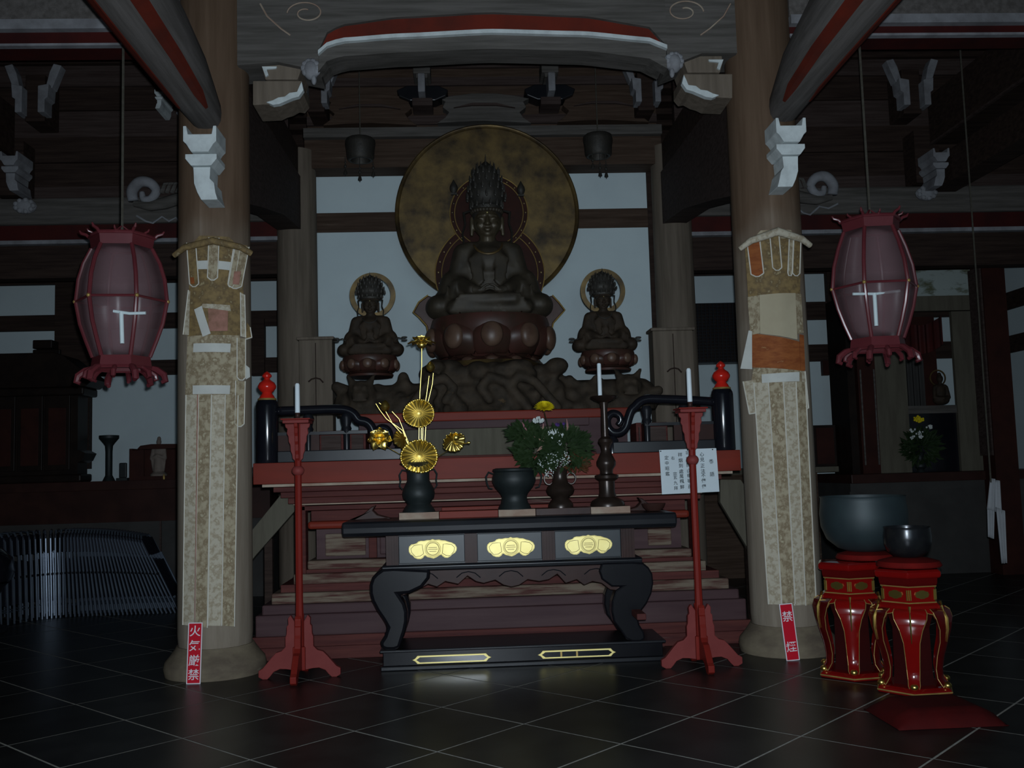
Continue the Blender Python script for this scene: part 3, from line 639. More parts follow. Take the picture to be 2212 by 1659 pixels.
# ================================================================== ALTAR
def altar():
    Yb = 7.13
    t = thing('altar_platform', (AX, 8.4, 0), 'great tiered altar platform of worn red wood with pale mouldings', 'altar')
    BK = 9.65
    def lv(name, px, ya, yb, Yf, m_, bev=.006, hw=None):
        h = hw or (AX - X(px, Yf, (ya+yb)/2)); z0, z1 = Z(yb, Yf, px), Z(ya, Yf, px)
        return MB().box(AX-h, AX+h, Yf, BK, max(z0, 0), z1).build(name, m_, t, bevel=bev)
    lv('base_board', 552, 1402, 1440, Yb-.02, altar_worn, .003, hw=1.80)
    lv('base_board', 552, 1378, 1402, Yb, altar_red if 0 else altar_worn, .003, hw=1.79)
    lv('plinth_board', 552, 1331, 1378, Yb+.02, altar_purple, .01, hw=1.77)
    lv('plinth_board', 575, 1308, 1331, Yb+.05, altar_purple, .012, hw=1.73)
    lv('pale_moulding', 586, 1283, 1308, Yb+.10, altar_pale, .012)
    lv('moulding', 606, 1264, 1283, Yb+.15, altar_worn, .006)
    lv('pale_moulding', 634, 1241, 1264, Yb+.17, altar_pale, .010)
    lv('moulding', 659, 1231, 1241, Yb+.22, altar_worn, .003)
    lv('round_moulding', 664, 1212, 1231, Yb+.20, altar_pale, .012)
    lv('waist', 684, 1144, 1212, Yb+.32, altar_purple, 0)
    lv('round_moulding', 664, 1127, 1144, Yb+.20, altar_red, .020)
    lv('moulding', 672, 1104, 1127, Yb+.28, altar_worn, .003)
    lv('moulding', 637, 1094, 1104, Yb+.20, altar_worn, .004)
    lv('thin_edge', 634, 1089, 1092, Yb+.18, altar_edge, .001)
    lv('moulding', 622, 1076, 1089, Yb+.15, altar_worn, .005)
    lv('moulding', 606, 1064, 1076, Yb+.11, altar_worn, .005)
    lv('moulding', 590, 1053, 1064, Yb+.07, altar_worn, .006)
    lv('thin_edge', 566, 1047, 1053, Yb+.01, altar_edge, .003)
    lv('top_band', 552, 1001, 1047, Yb, altar_red, .004, hw=1.775)
    # waist panels and stiles, wear-bared pale boards between
    Yw = Yb+.32
    z0, z1 = Z(1208, Yw, 684), Z(1148, Yw, 684)
    for k in range(7):
        x = AX-1.36+k*.405
        if k: MB().box(x-.03, x+.03, Yw-.04, Yw, z0, z1).build('waist_stile', altar_worn, t, bevel=.006)
    for k in range(7):
        a = AX-1.36+k*.405+.05; b = a+.30
        MB().box(a, min(b, AX+1.3), Yw-.02, Yw, z0+.02, z1-.02).build('waist_panel', altar_pale if k in (0, 5, 6) else altar_purple, t, bevel=.010)
    for s in (-1, 1):
        h = AX - X(648, Yb+.25, 1150)
        MB().box(AX+s*(h-.05), AX+s*h, Yb+.20, Yb+.32, Z(1240, Yb+.25, 640), Z(1092, Yb+.25, 640)).build('corner_post', altar_worn, t, bevel=.006)
    # bright red strip behind the offerings
    c0, c1 = X(950, Yb+.18), X(1230, Yb+.18)
    MB().box(c0, c1, Yb+.16, Yb+.2, Z(1101, Yb+.18), Z(1093, Yb+.18)).build('bright_red_strip', altar_red, t, bevel=.003)
    # small painted lotus mark on the band
    MB().lathe([(.028, 0), (.03, .002), (.022, .004)], (0, 0, 0), 14).build('round_mark', pink_paint, t, local=True)
    o = t.children[-1]; o.rotation_euler = (pi/2, 0, 0); p = at(1012, 1012, Yb-.001); o.location = p-Vector(t.location)
    # second tier carrying the rock pedestal
    Yt = 7.95; zt = Z(1001, Yb, 552)
    z_a, z_b = Z(908, Yt), Z(888, Yt)
    MB().box(AX-1.10, AX+1.08, Yt, BK, zt-.02, z_a).build('dais', wood_grey if 0 else altar_purple, t)
    MB().box(AX-1.14, AX+1.12, Yt-.03, BK, z_a, z_b).build('dais_edge', altar_red, t, bevel=.01)
    MB().box(AX-.72, AX+.68, Yt-.05, Yt, Z(983, Yt), Z(925, Yt)).build('dais_panel', niche_board, t, bevel=.004)
    MB().box(AX-.80, AX+.76, Yt-.08, Yt, Z(925, Yt), z_a).build('dais_moulding', altar_purple, t, bevel=.006)
    MB().box(AX-.84, AX+.80, Yt-.16, Yt-.02, zt, Z(983, Yt)).build('dais_step', altar_worn, t, bevel=.004)
    for a, b in ((690, 742), (755, 790), (1372, 1384), (1396, 1440)):
        MB().box(X(a, 7.7), X(b, 7.7), 7.68, 7.95, zt, Z(922, 7.7)).build('side_panel', altar_worn, t, bevel=.006)
        MB().box(X(a+5, 7.7), X(b-5, 7.7), 7.66, 7.68, zt+.05, Z(932, 7.7)).build('side_panel_inset', wood_rafter, t)
    return zt
ZALT = altar()

# railing: black lacquer posts with vermilion jewel finials, curved hand rail
def railing(s, word):
    Y = 7.28
    px = 578 if s > 0 else 1565
    b0 = at(px, 1000 if s > 0 else 967, Y); xc = b0.x; z0 = ZALT
    t = thing('altar_railing', (xc, Y, z0), 'black lacquered altar railing with red jewel finial and curled handrail end, %s side' % word, 'railing')
    zt = Z(862 if s > 0 else 838, Y, px)
    MB().lathe([(.078, z0), (.082, z0+.01), (.082, zt-.05), (.078, zt-.03), (.062, zt)], (xc, Y, 0), 28).build('post', lacq, t, smooth=True)
    MB().lathe([(.066, zt-.012), (.069, zt-.004), (.066, zt+.004)], (xc, Y, 0), 28).build('gilt_ring', gold_line, t, smooth=True)
    k = 1/292
    prof = [(.052, 0), (.058, .01), (.050, .028), (.038, .045), (.036, .055), (.050, .068), (.066, .092), (.068, .112), (.056, .140), (.034, .158), (.022, .170), (.020, .178), (.034, .190), (.036, .204), (.024, .222), (.006, .236), (.001, .24)]
    MB().lathe([(r*.98, z*.86+zt) for r, z in prof], (xc, Y, 0), 24).build('jewel_finial', red_vivid, t, smooth=True)
    if s > 0:
        P = [(600, 888), (660, 886), (720, 884), (748, 886), (764, 894), (774, 907), (790, 911), (801, 920), (808, 938), (814, 956), (826, 962), (838, 955), (841, 938), (834, 926), (822, 924), (814, 932), (820, 942)]
    else:
        P = [(1545, 868), (1480, 864), (1425, 862), (1398, 862), (1382, 868), (1372, 878), (1364, 886), (1358, 902), (1352, 922), (1340, 934), (1324, 934), (1313, 922), (1312, 904), (1322, 893), (1336, 896), (1341, 908), (1334, 918)]
    r = [.034]*9+[.033, .032, .031, .030, .028, .026, .024, .02]
    MB().tube(*smooth_path([at(x, y, Y) for x, y in P], r, 4), 12).build('handrail', lacq, t, smooth='all')
    xa = xc+s*.08; xe = X(868 if s > 0 else 1322, Y, 960)
    lo, hi = min(xa, xe), max(xa, xe)
    MB().box(lo, hi, Y-.05, Y+.05, z0, z0+.085).build('ground_rail', lacq_m, t, bevel=.006)
    zr = z0+.20
    MB().box(lo, hi-.25 if s > 0 else hi, Y-.025, Y+.025, zr, zr+.022).build('middle_rail', lacq_m, t) if s > 0 else MB().box(lo+.25, hi, Y-.025, Y+.025, zr, zr+.022).build('middle_rail', lacq_m, t)
    for q in (.22, .50):
        MB().lathe([(.022, z0+.08), (.024, z0+.2), (.038, zr+.04), (.030, zr+.06), (.044, zr+.12), (.03, zr+.15)], (xa+s*q, Y, 0), 12).build('baluster', lacq_m, t, smooth=True)
    xs = xe-s*.03
    MB().lathe([(.05, z0+.0), (.05, z0+.10), (.03, z0+.13)], (xe, Y, 0), 16).build('end_newel', lacq, t, smooth=True)
    MB().box(xa+s*.0 if s > 0 else xa-.30, xa+.30 if s > 0 else xa, Y-.012, Y+.012, z0+.085, zr).build('infill_panel', lacq_brown, t)
railing(1, 'left'); railing(-1, 'right')

# stair stringers sloping down at both sides of the altar
for s, pts, word in ((-1, [(640, 1066), (610, 1064), (520, 1175), (520, 1240), (552, 1200), (640, 1100)], 'left'), (1, [(1556, 1036), (1600, 1036), (1668, 1130), (1668, 1262), (1640, 1226), (1556, 1085)], 'right')):
    Y = 7.62
    b = MB().prism([(at(x, y, Y).x, at(x, y, Y).z) for x, y in pts], Y, Y+.06)
    t = thing('stair_stringer', (sum(p[0] for p in b.v)/len(b.v), Y, 0), 'sloping grey plank at the %s end of the altar platform' % word, 'plank')
    b.build('plank', niche_board, t, bevel=.004)
    x = at(pts[1][0]-s*20*0, 1200, Y).x
    MB().box(x-.03-(.12 if s < 0 else -.10), x+.03-(.12 if s < 0 else -.10), Y+.07, Y+.13, 0, Z(1150, Y)).build('plank_post', wood_dark, t)

# ---------------------------------------------------------------- rock pedestal, lotus seats, statues
zr0 = Z(888, 7.95)
def rock():
    random.seed(3); Y = 8.35
    t = thing('rock_pedestal', (AX, Y, zr0), 'wide carved rock and cloud pedestal of brown wood under the three statues', 'pedestal')
    P = []
    x0, x1 = X(722, 8.1), X(1418, 8.1)
    Zt = lambda py: Z(py, 8.2)-zr0
    P.append(('e', (.0, .1, Zt(820)*.5), (.62, .42, Zt(796)*.56)))
    for a, b, h in ((x0+.12, x0+.75, 822), (AX+.45, x1-.1, 818)):
        P.append(('c', (a-AX, .0, .10), (b-AX, .0, .10), .16, .18))
        P.append(('c', (a-AX, .12, Zt(h)-.15), (b-AX, .12, Zt(h)-.15), .14, .15))
        P.append(('c', (a-AX, -.1, .02), (b-AX, -.1, .02), .10, .12))
    for i in range(26):
        u = random.uniform(-.55, .55); P.append(('e', (u, random.uniform(-.22, -.05), random.uniform(.30, .40)), (random.uniform(.07, .13), .12, random.uniform(.05, .085))))
    for i in range(90):
        u = random.uniform(x0+.05, x1-.05)-AX; v = random.random()
        hmax = Zt(800) if abs(u) < .5 else Zt(828)
        z = v*hmax*.9; y = -.32+.22*v+random.uniform(-.05, .05) if abs(u) < .6 else -.24+.18*v
        a = random.uniform(-1.2, 1.2); L_ = random.uniform(.05, .16)
        P.append(('c', (u, y+.05, z), (u+L_*sin(a), y+.035, z+L_*cos(a)*.8), random.uniform(.05, .085), random.uniform(.03, .05)))
    for sgn, u0, z0_ in ((1, -.06, .26), (1, .18, .30), (-1, -.38, .24)):      # carved waves in the middle
        pts = [(u0+sgn*.02, .10), (u0-sgn*.05, .20), (u0+sgn*.03, .29), (u0+sgn*.16, .24), (u0+sgn*.26, .12), (u0+sgn*.34, .02)]
        for (a, b), (c, d) in zip(pts, pts[1:]): P.append(('c', (a, -.325, b), (c, -.325, d), .040, .040))
    for sx in (-1, 1):        # lion like heads at the ends
        c = Vector((sx*(x1-x0)/2*.84+(.02), -.16, Zt(838)-.02))
        P.append(('e', c, (.12, .12, .11))); P.append(('e', c+Vector((0, -.10, -.03)), (.075, .07, .05)))
        for q in (-1, 1):
            P.append(('c', c+Vector((q*.07, -.02, .08)), c+Vector((q*.11, 0, .15)), .035, .015)); P.append(('e', c+Vector((q*.04, -.11, .04)), (.022, .022, .022)))
        P.append(('c', c+Vector((-.05, -.15, -.07)), c+Vector((.05, -.15, -.07)), .018, .018))
    o = blob(P, .020, 'carved_rock', rock_m, t, 1); o.location = (0, 0, 0)
    mz = min(v.co.z for v in o.data.vertices)
    for v in o.data.vertices: v.co.z = max(v.co.z, 0)
    return t
rock()

def petal_ring(t, n, r, z0, h, w, out, m_, name='lotus_petal', tilt=.0, a0=0., sy=1., thick=.018):
    """ring of cupped lotus petals; each its own part sharing one mesh"""
    b = MB()
    def P(u, v):
        s_ = (u-.5)*2; wv = w*sin(pi*min(1, .18+.62*v+.2*v*v))**.7*(1 if v < .55 else (1-((v-.55)/.45)**2.2))
        bul = out*sin(pi*min(1, v*1.08))
        return Vector((s_*wv, -(r*(1-tilt*v)+bul*(1-.55*s_*s_))*(1-.5*(s_*wv/r)**2), z0+h*v+.12*h*(1-s_*s_)*v*v))
    b.grid(P, 8, 8, (0, thick, 0))
    b2 = MB(); b2.sph((0, -r-out*.78, z0+h*.46), (w*.50, out*.46, h*.33), 14, 10)
    first = b.build(name, m_, t, smooth='all', local=True)
    me2 = b2.build('petal_boss', lotus_boss, first, smooth='all', local=True)
    for k in range(1, n):
        o = first.copy(); COL.objects.link(o); o.rotation_euler = (0, 0, a0+2*pi*k/n)
        q = me2.copy(); COL.objects.link(q); q.parent = o
    first.rotation_euler = (0, 0, a0)

def lotus_seat(x, Y, z_lo, z_hi, r, label, n=12, k=1., tiers=True):
    t = thing('lotus_pedestal', (x, Y, z_lo), label, 'pedestal'); h = z_hi-z_lo
    prof = [(r*.62, 0), (r*.78, .0), (r*.80, h*.10), (r*.72, h*.16), (r*.60, h*.20), (r*.74, h*.34), (r*.90, h*.60), (r*.93, h*.85), (r*.90, h*.97), (r*.60, h), (.001, h)]
    MB().lathe(prof, (0, 0, 0), 40).build('seat_core', lotus_m, t, smooth=True, local=True)
    petal_ring(t, n, r*.80, h*.22, h*.72, r*.285*(12/n)**.9, r*.20, lotus_m, a0=0)
    if tiers:
        MB().lathe([(r*.80, h*.02), (r*.83, h*.06), (r*.80, h*.11)], (0, 0, 0), 40).build('gilt_fillet', gold_old, t, smooth=True, local=True)
        petal_ring(t, 12, r*.66, -h*.0, h*.24, r*.20, r*.10, lotus_m, name='base_petal', tilt=0)
    return t

def crown_mb(r, h, n=14, spikes=True):
    """tall openwork crown: stacked ring bands with rows of upright leaves"""
    b = MB()
    prof = [(r*.86, 0), (r, h*.03), (r*1.02, h*.10), (r*.92, h*.14), (r*1.18, h*.22), (r*1.26, h*.34), (r*1.14, h*.46), (r*1.05, h*.56), (r*.98, h*.68), (r*.80, h*.80), (r*.5, h*.88), (r*.2, h*.95), (.001, h)]
    b.lathe(prof, (0, 0, 0), 24)
    for row, (zz_, rr) in enumerate(((.12, 1.08), (.28, 1.32), (.44, 1.22), (.60, 1.08), (.74, .90))):
        for k in range(n):
            a = 2*pi*(k+.5*(row % 2))/n; c = Vector((r*rr*cos(a), r*rr*sin(a), h*zz_)); 
            b.tube([c-Vector((0, 0, h*.05)), c+Vector((0, 0, h*.02)), c*1.0+Vector((r*.06*cos(a), r*.06*sin(a), h*.10))], [r*.06, r*.12, r*.01], 5)
            b.sph(c+Vector((0, 0, -h*.02)), r*.10, 6, 4)
    for k in range(7):
        a = -pi/2+(k-3)*.55; rr = r*(.62 if k != 3 else .5)
        b.tube([Vector((rr*cos(a), rr*sin(a), h*.80)), Vector((rr*cos(a), rr*sin(a), h*(.95 if k != 3 else 1.08)))], [r*.10, r*.01], 5)
    return b

def statue(name, x, Y, z, k, label, main=False):
    """seated crowned figure; local unit = 1 m seat-to-head"""
    t = thing(name, (x, Y, z), label, 'statue')
    s = lambda p: tuple(c*k for c in p)
    B = []; nx = .80 if main else .88
    def nar(p):
        f = 1 if p[2] < .16 else (nx if p[2] > .34 else 1-(1-nx)*(p[2]-.16)/.18); return (p[0]*f, p[1], p[2])
    def c(a, b, r0, r1): B.append(('c', s(nar(a)), s(nar(b)), r0*k, r1*k))
    def e(a, r): B.append(('e', s(nar(a)), s(r)))
    e((0, .02, .12), (.34, .24, .13)); c((-.36, -.10, .10), (.36, -.10, .10), .115, .115)
    e((-.43, -.06, .10), (.12, .18, .11)); e((.43, -.06, .10), (.12, .18, .11))
    c((-.30, -.22, .07), (.30, -.22, .07), .07, .07); c((-.25, -.25, .12), (.20, -.28, .13), .05, .055)
    e((0, .02, .34), (.19, .15, .28)); e((0, -.01, .52), (.195, .14, .15)); c((-.21, .01, .60), (.21, .01, .60), .085, .085)
    e((0, -.10, .50), (.16, .07, .12))
    for q in (-1, 1):
        c((q*.27, .01, .58), (q*.335, -.01, .32), .09, .088); c((q*.335, -.03, .32), (q*.16, -.23, .22), .08, .055)
        c((q*.20, .04, .46), (q*.29, .03, .14), .12, .15); c((q*.24, .0, .44), (q*.40, .0, .14), .09, .10)
        e((q*.36, -.02, .24), (.11, .13, .18)); c((q*.36, -.05, .20), (q*.40, -.10, .06), .08, .06)
        for i in range(4): c((q*(.10+.035*i), -.15-.0*i, .56-.02*i), (q*(.06+.02*i), -.19, .30-.02*i), .014, .018)     # robe folds
        for i in range(3): c((q*(.30+.05*i), -.12-.03*i, .34-.04*i), (q*(.26+.05*i), -.17-.02*i, .12), .016, .02)
    for i in range(5): c((-.34+.02*i, -.27-.01*i, .03+.035*i), (.34-.02*i, -.27-.01*i, .03+.035*i), .012, .012)
    c((0, .0, .62), (0, -.02, .76), .075, .07)
    body = blob(B, .017*k if main else .022*k, 'robed_body', bronze if main else statue_brown, t, 1)
    # head with modelled face
    H = []
    def hc(a, b, r0, r1): H.append(('c', s(a), s(b), r0*k, r1*k))
    def he(a, r): H.append(('e', s(a), s(r)))
    zc = .855
    he((0, 0, zc), (.122, .13, .150)); he((0, -.035, zc-.07), (.095, .085, .085)); he((0, -.08, zc-.12), (.045, .03, .03))
    hc((0, -.118, zc+.02), (0, -.142, zc-.045), .012, .020)                      # nose
    for q in (-1, 1):
        he((q*.018, -.132, zc-.048), (.014, .014, .010))
        hc((q*.022, -.124, zc+.035), (q*.085, -.098, zc+.030), .007, .005)        # brow
        he((q*.050, -.108, zc+.004), (.030, .018, .012))                           # eyelid
        he((q*.062, -.085, zc-.05), (.035, .03, .035))                             # cheek
        hc((q*.128, .0, zc+.03), (q*.135, .005, zc-.11), .022, .016)               # long ear
        he((q*.010, -.122, zc-.088), (.022, .014, .007)); he((q*.006, -.120, zc-.102), (.018, .014, .008))
    hc((0, -.02, zc-.16), (0, -.02, zc-.10), .07, .07)
    blob(H, .0075*k, 'head', bronze_face if main else statue_brown, t, 1)
    MB().sph(s((0, -.128, zc+.052)), .008*k, 8, 6).build('forehead_jewel', gold_bright, t, smooth='all', local=True)
    b = MB(); b.sph(s((0, .015, zc+.045)), s((.138, .145, .135)), 20, 12); b.build('hair', bronze_dark, t, smooth='all', local=True).location = (0, .02*k, 0)
    b = MB()
    for i in range(15):
        a = pi+pi*i/14; b.sph(s((.128*cos(a), .118*sin(a)-.0, zc+.085)), .020*k, 8, 6)
    b.build('hairline_band', bronze if main else statue_brown, t, smooth='all', local=True)
    cr = crown_mb(.128*k, .47*k, 14); cm = cr.build('crown', bronze_dark, t, smooth=True, local=True); cm.location = (0, .02*k, (zc+.085)*k)
    if not main: cm.scale = (1.42, 1.2, .92)
    # hands resting in the lap, five bent fingers each
    for q in (-1, 1):
        F = [('e', s((q*.075, -.27, .205)), s((.055, .035, .022)))]
        for i, L_ in enumerate((.060, .072, .068, .052)):
            y = -.298+.018*i; x0 = q*.035
            p0, p1, p2 = (x0, y, .207), (x0-q*L_*.6, y, .216), (x0-q*L_, y, .206)
            F += [('c', s(p0), s(p1), .0105*k, .0095*k), ('c', s(p1), s(p2), .0095*k, .008*k)]
        F += [('c', s((q*.07, -.295, .215)), s((q*.03, -.30, .245)), .012*k, .010*k), ('c', s((q*.03, -.30, .245)), s((q*.006, -.30, .250)), .010*k, .009*k)]
        F += [('c', s((q*.13, -.25, .215)), s((q*.08, -.27, .207)), .038*k, .032*k)]
        blob(F, .006*k, 'hand', bronze if main else statue_brown, t, 1)
    # hanging crown ribbons
    for q in (-1, 1):
        MB().tube([s(p) for p in ((q*.14, 0, zc+.10), (q*.20, 0, zc+.08), (q*.19, -.01, zc-.02), (q*.215, -.01, zc-.10), (q*.20, -.02, zc-.24), (q*.21, -.02, zc-.28))], [.02*k, .035*k, .022*k, .024*k, .018*k, .008*k], 8, flat=.4).build('crown_ribbon', bronze_dark, t, smooth=True, local=True)
    # necklace
    MB().tube([s((.12*cos(a), -.085+.11*sin(a)*.55-.06*(1 if sin(a) < 0 else 0), .63+.10*sin(a))) for a in [pi+pi*i/12 for i in range(13)]], .010*k, 6).build('necklace', gold_old if main else bronze_dark, t, smooth=True, local=True)
    return t

# main statue with its great round halo
XM, YM = at(1058, 700, 8.85).x, 8.85
z_lo, z_hi = Z(800, YM), Z(690, YM)
LS = lotus_seat(XM, YM, z_lo, z_hi, .585, 'large maroon lotus seat with bulging petals under the main statue', 10)
zs = z_hi
statue('seated_statue', XM, YM, zs, 1.06, 'large bronze seated crowned statue in front of the round gilded halo', True)
# cloth skirt between lotus and knees, pointed petals to both sides
sk = LS
for q in (-1, 1):
    c = lambda px, py: (at(px, py, YM+.15).x, at(px, py, YM+.15).z)
    pts = [(-925, 640), (-905, 655), (-893, 677), (-906, 688), (-922, 706), (-925, 722), (-952, 700), (-950, 650)] if q < 0 else [(1192, 640), (1206, 655), (1219, 672), (1208, 684), (1194, 700), (1190, 720), (1160, 700), (1160, 650)]
    MB().prism([c(abs(a), b) for a, b in pts], YM+.10, YM+.15).build('side_petal', lotus_m, sk, bevel=.012)
    MB().tube([(lambda p: Vector((p[0], YM+.09, p[1])))(c(abs(a), b)) for a, b in pts[:6]], .007, 6).build('gilt_edge', gold_line, sk)

YH = 9.52
hc = at(1053, 462, YH); HR = 203/FPX*YH*1.0
halo = thing('round_halo', (hc.x, YH, hc.z-HR), 'huge round tarnished gold halo disc standing behind the main statue', 'halo')
def disc(cx, cz, r, y0, y1, n=96, dish=.0, rim=None):
    b = MB(); prof = [(r, y1), (r, y0), (r*.985, y0-.012), (r*.965, y0-.004), (r*.955, y0+.012), (r*.5, y0+.012+dish*.5), (.001, y0+.012+dish)]
    vs = [(cx+rr*cos(2*pi*j/n), yy, cz+rr*sin(2*pi*j/n)) for rr, yy in prof for j in range(n)]; k = len(prof)
    fs = [(i*n+j, i*n+(j+1) % n, (i+1)*n+(j+1) % n, (i+1)*n+j) for i in range(k-1) for j in range(n)]+[tuple(range(n)), tuple((k-1)*n+j for j in range(n))]
    return b.add(vs, fs)
disc(hc.x, hc.z, HR, YH, YH+.05, dish=.02).build('halo_disc', gold_old, halo, smooth=True)
MB().box(hc.x-.12, hc.x+.12, YH+.05, YH+.15, zr0, hc.z+.3).build('halo_stay', wood_dark, halo)
def ring_path(cx, cy, rx, ry, a0, a1, n=60, y=YH-.02): 
    return [at(cx+rx*cos(a0+(a1-a0)*i/n), cy-ry*sin(a0+(a1-a0)*i/n), y) for i in range(n+1)]
# body halo and head halo: dark red grounds with gilt double edges
for cx, cy, rx, ry, a0, a1, nm in ((1058, 592, 118, 112, -.62, pi+.62, 'body_halo'), (1056, 462, 84, 82, -1.0, pi+1.0, 'head_halo')):
    po = ring_path(cx, cy, rx, ry, a0, a1); yy = YH-.01 if nm == 'body_halo' else YH-.03
    MB().prism([(p.x, p.z) for p in po], yy-.01, YH+.02).build(nm, robe_red, halo)
    for f, rr in ((1., .0055), (.88, .004)):
        MB().tube([Vector((p.x, yy-.018, p.z)) for p in ring_path(cx, cy, rx*f, ry*f, a0, a1)], rr, 6).build('gilt_rim', gold_line, halo)
    b = MB()
    for i in range(0, 61, 3):
        p = ring_path(cx, cy, rx*.94, ry*.94, a0, a1)[i]; b.sph((p.x, yy-.012, p.z), (.012, .008, .012), 6, 4)
    b.build('halo_beads', gold_old, halo, smooth=True)
for px, py in ((980, 403), (1125, 406)):
    p = at(px, py, YH-.06); b = MB().lathe([(.02, -.07), (.036, -.045), (.042, -.02), (.036, .01), (.018, .04), (.006, .065), (.001, .07)], (p.x, p.y, p.z), 14)
    b.box(p.x-.03, p.x+.03, p.y-.015, p.y+.015, p.z-.085, p.z-.065); b.box(p.x-.008, p.x+.008, p.y, YH+.01, p.z-.07, p.z-.055)
    b.build('flame_jewel', bronze_dark, halo, smooth=True)

# attendants
for px, pz, pb, ptop, word, dpy in ((800, 815, 768, 690, 'left', 0), (1314, 803, 757, 675, 'right', 0)):
    Y = 8.55; c = at(px, pz, Y); z0, z1 = c.z, at(px, pb+2, Y).z
    lotus_seat(c.x, Y, z0, z1, .255, 'small brown lotus seat under the %s attendant statue' % word, 10, tiers=False)
    for o in list(bpy.data.objects)[-1:]: pass
    pxh = px+2 if word == 'left' else px-10
    cx = at(pxh if word == 'left' else px-8, pb, Y).x
    st = statue('seated_statue', cx, Y, z1, .53, 'small seated attendant statue with ring halo on the %s side' % word)
    hx, hy = (805, 638) if word == 'left' else (1302, 629)
    h = at(hx, hy, Y+.12)
    n = 72; b = MB(); prof = [(.203, -.012), (.203, .012), (.160, .012), (.160, -.012)]
    vs = [(h.x+r*cos(2*pi*j/n), h.y+y, h.z+r*sin(2*pi*j/n)) for r, y in prof for j in range(n)]
    fs = [(i*n+j, i*n+(j+1) % n, ((i+1) % 4)*n+(j+1) % n, ((i+1) % 4)*n+j) for i in range(4) for j in range(n)]
    b.add(vs, fs); b.build('ring_halo', gold_old, st, smooth=True)
    MB().box(cx-.012, cx+.012, Y+.11, Y+.13, z1+.2, h.z-.16).build('halo_stem', bronze_dark, st)
    for q in (-1, 1):      # thin ribbons streaming out at the elbows
        x0 = cx+q*.16; zz_ = at(px, 735, Y).z
        b = MB().tube([(x0, Y-.06, zz_+.01), (x0+q*.05, Y-.06, zz_-.01), (x0+q*.08, Y-.06, zz_+.01), (x0+q*.12, Y-.06, zz_)], .006, 6)
        for dz in (.012, -.014): b.sph((x0+q*.135, Y-.06, zz_+dz), (.028, .008, .009), 8, 5)
        b.build('arm_ribbon', bronze_dark, st, smooth=True)

# hanging canopies with pendants in front of the lintel
for px, py, word in ((778, 300, 'left'), (1291, 292, 'right')):
    Y = 9.45; c = at(px, py, Y)
    t = thing('hanging_canopy', (c.x, Y, c.z-.42), 'small dark hanging canopy with bell pendants %s of the halo' % word, 'canopy')
    MB().lathe([(.13, 0), (.145, -.015), (.15, -.05), (.14, -.12), (.135, -.20), (.12, -.22), (.10, -.22), (.02, 0)], c, 12).build('drum', bronze_dark, t, smooth=True)
    MB().tube([c+Vector((0, 0, CEIL-.07-c.z)), c], .006, 6).build('cord', rope_m, t)
    for q, L_ in (((-.14, .40) if word == 'left' else (-.07, .38)), (.0, .46), ((.13, .42) if word == 'left' else (.06, .47))):
        b = MB().tube([c+Vector((q, -.08, -.2)), c+Vector((q, -.08, -L_))], .0035, 5)
        b.sph(c+Vector((q, -.08, -L_+.10)), (.014, .014, .018), 8, 6); b.lathe([(.004, .05), (.014, .03), (.02, .0), (.016, -.004)], c+Vector((q, -.08, -L_+.02)), 10); b.sph(c+Vector((q, -.08, -L_+.14)), .010, 8, 6)
        b.build('bell_pendant', bronze_dark, t, smooth=True)

# tall board casings standing before the rear pillars
for xa, xb, yt, yb, word in ((646, 718, 735, 1000, 'left'), (1413, 1500, 715, 970, 'right')):
    Y = 9.30; x0, x1 = X(xa, Y, 800), X(xb, Y, 800); zt = Z(yt, Y, xa)
    t = thing('board_casing', ((x0+x1)/2, Y+.1, ZALT), 'brown wooden board casing with flat cap beside the %s rear pillar' % word, 'casing')
    MB().box(x0, x1, Y, Y+.22, ZALT+.0, zt).build('casing_board', pillar_b, t, bevel=.005)
    MB().box(x0-.02, x1+.02, Y-.02, Y+.24, zt, zt+.03).build('cap', pillar_b, t, bevel=.008)
    xm = (x0+x1)/2; MB().box(xm-.004, xm+.004, Y-.006, Y, ZALT+.1, zt-.03).build('joint_strip', wood_dark, t)
    MB().tube([(xm-.07, Y-.004, zt-.40), (xm-.04, Y-.004, zt-.375), (xm, Y-.004, zt-.365), (xm+.04, Y-.004, zt-.375), (xm+.07, Y-.004, zt-.41)], .008, 6).build('carved_arc', wood_dark, t)

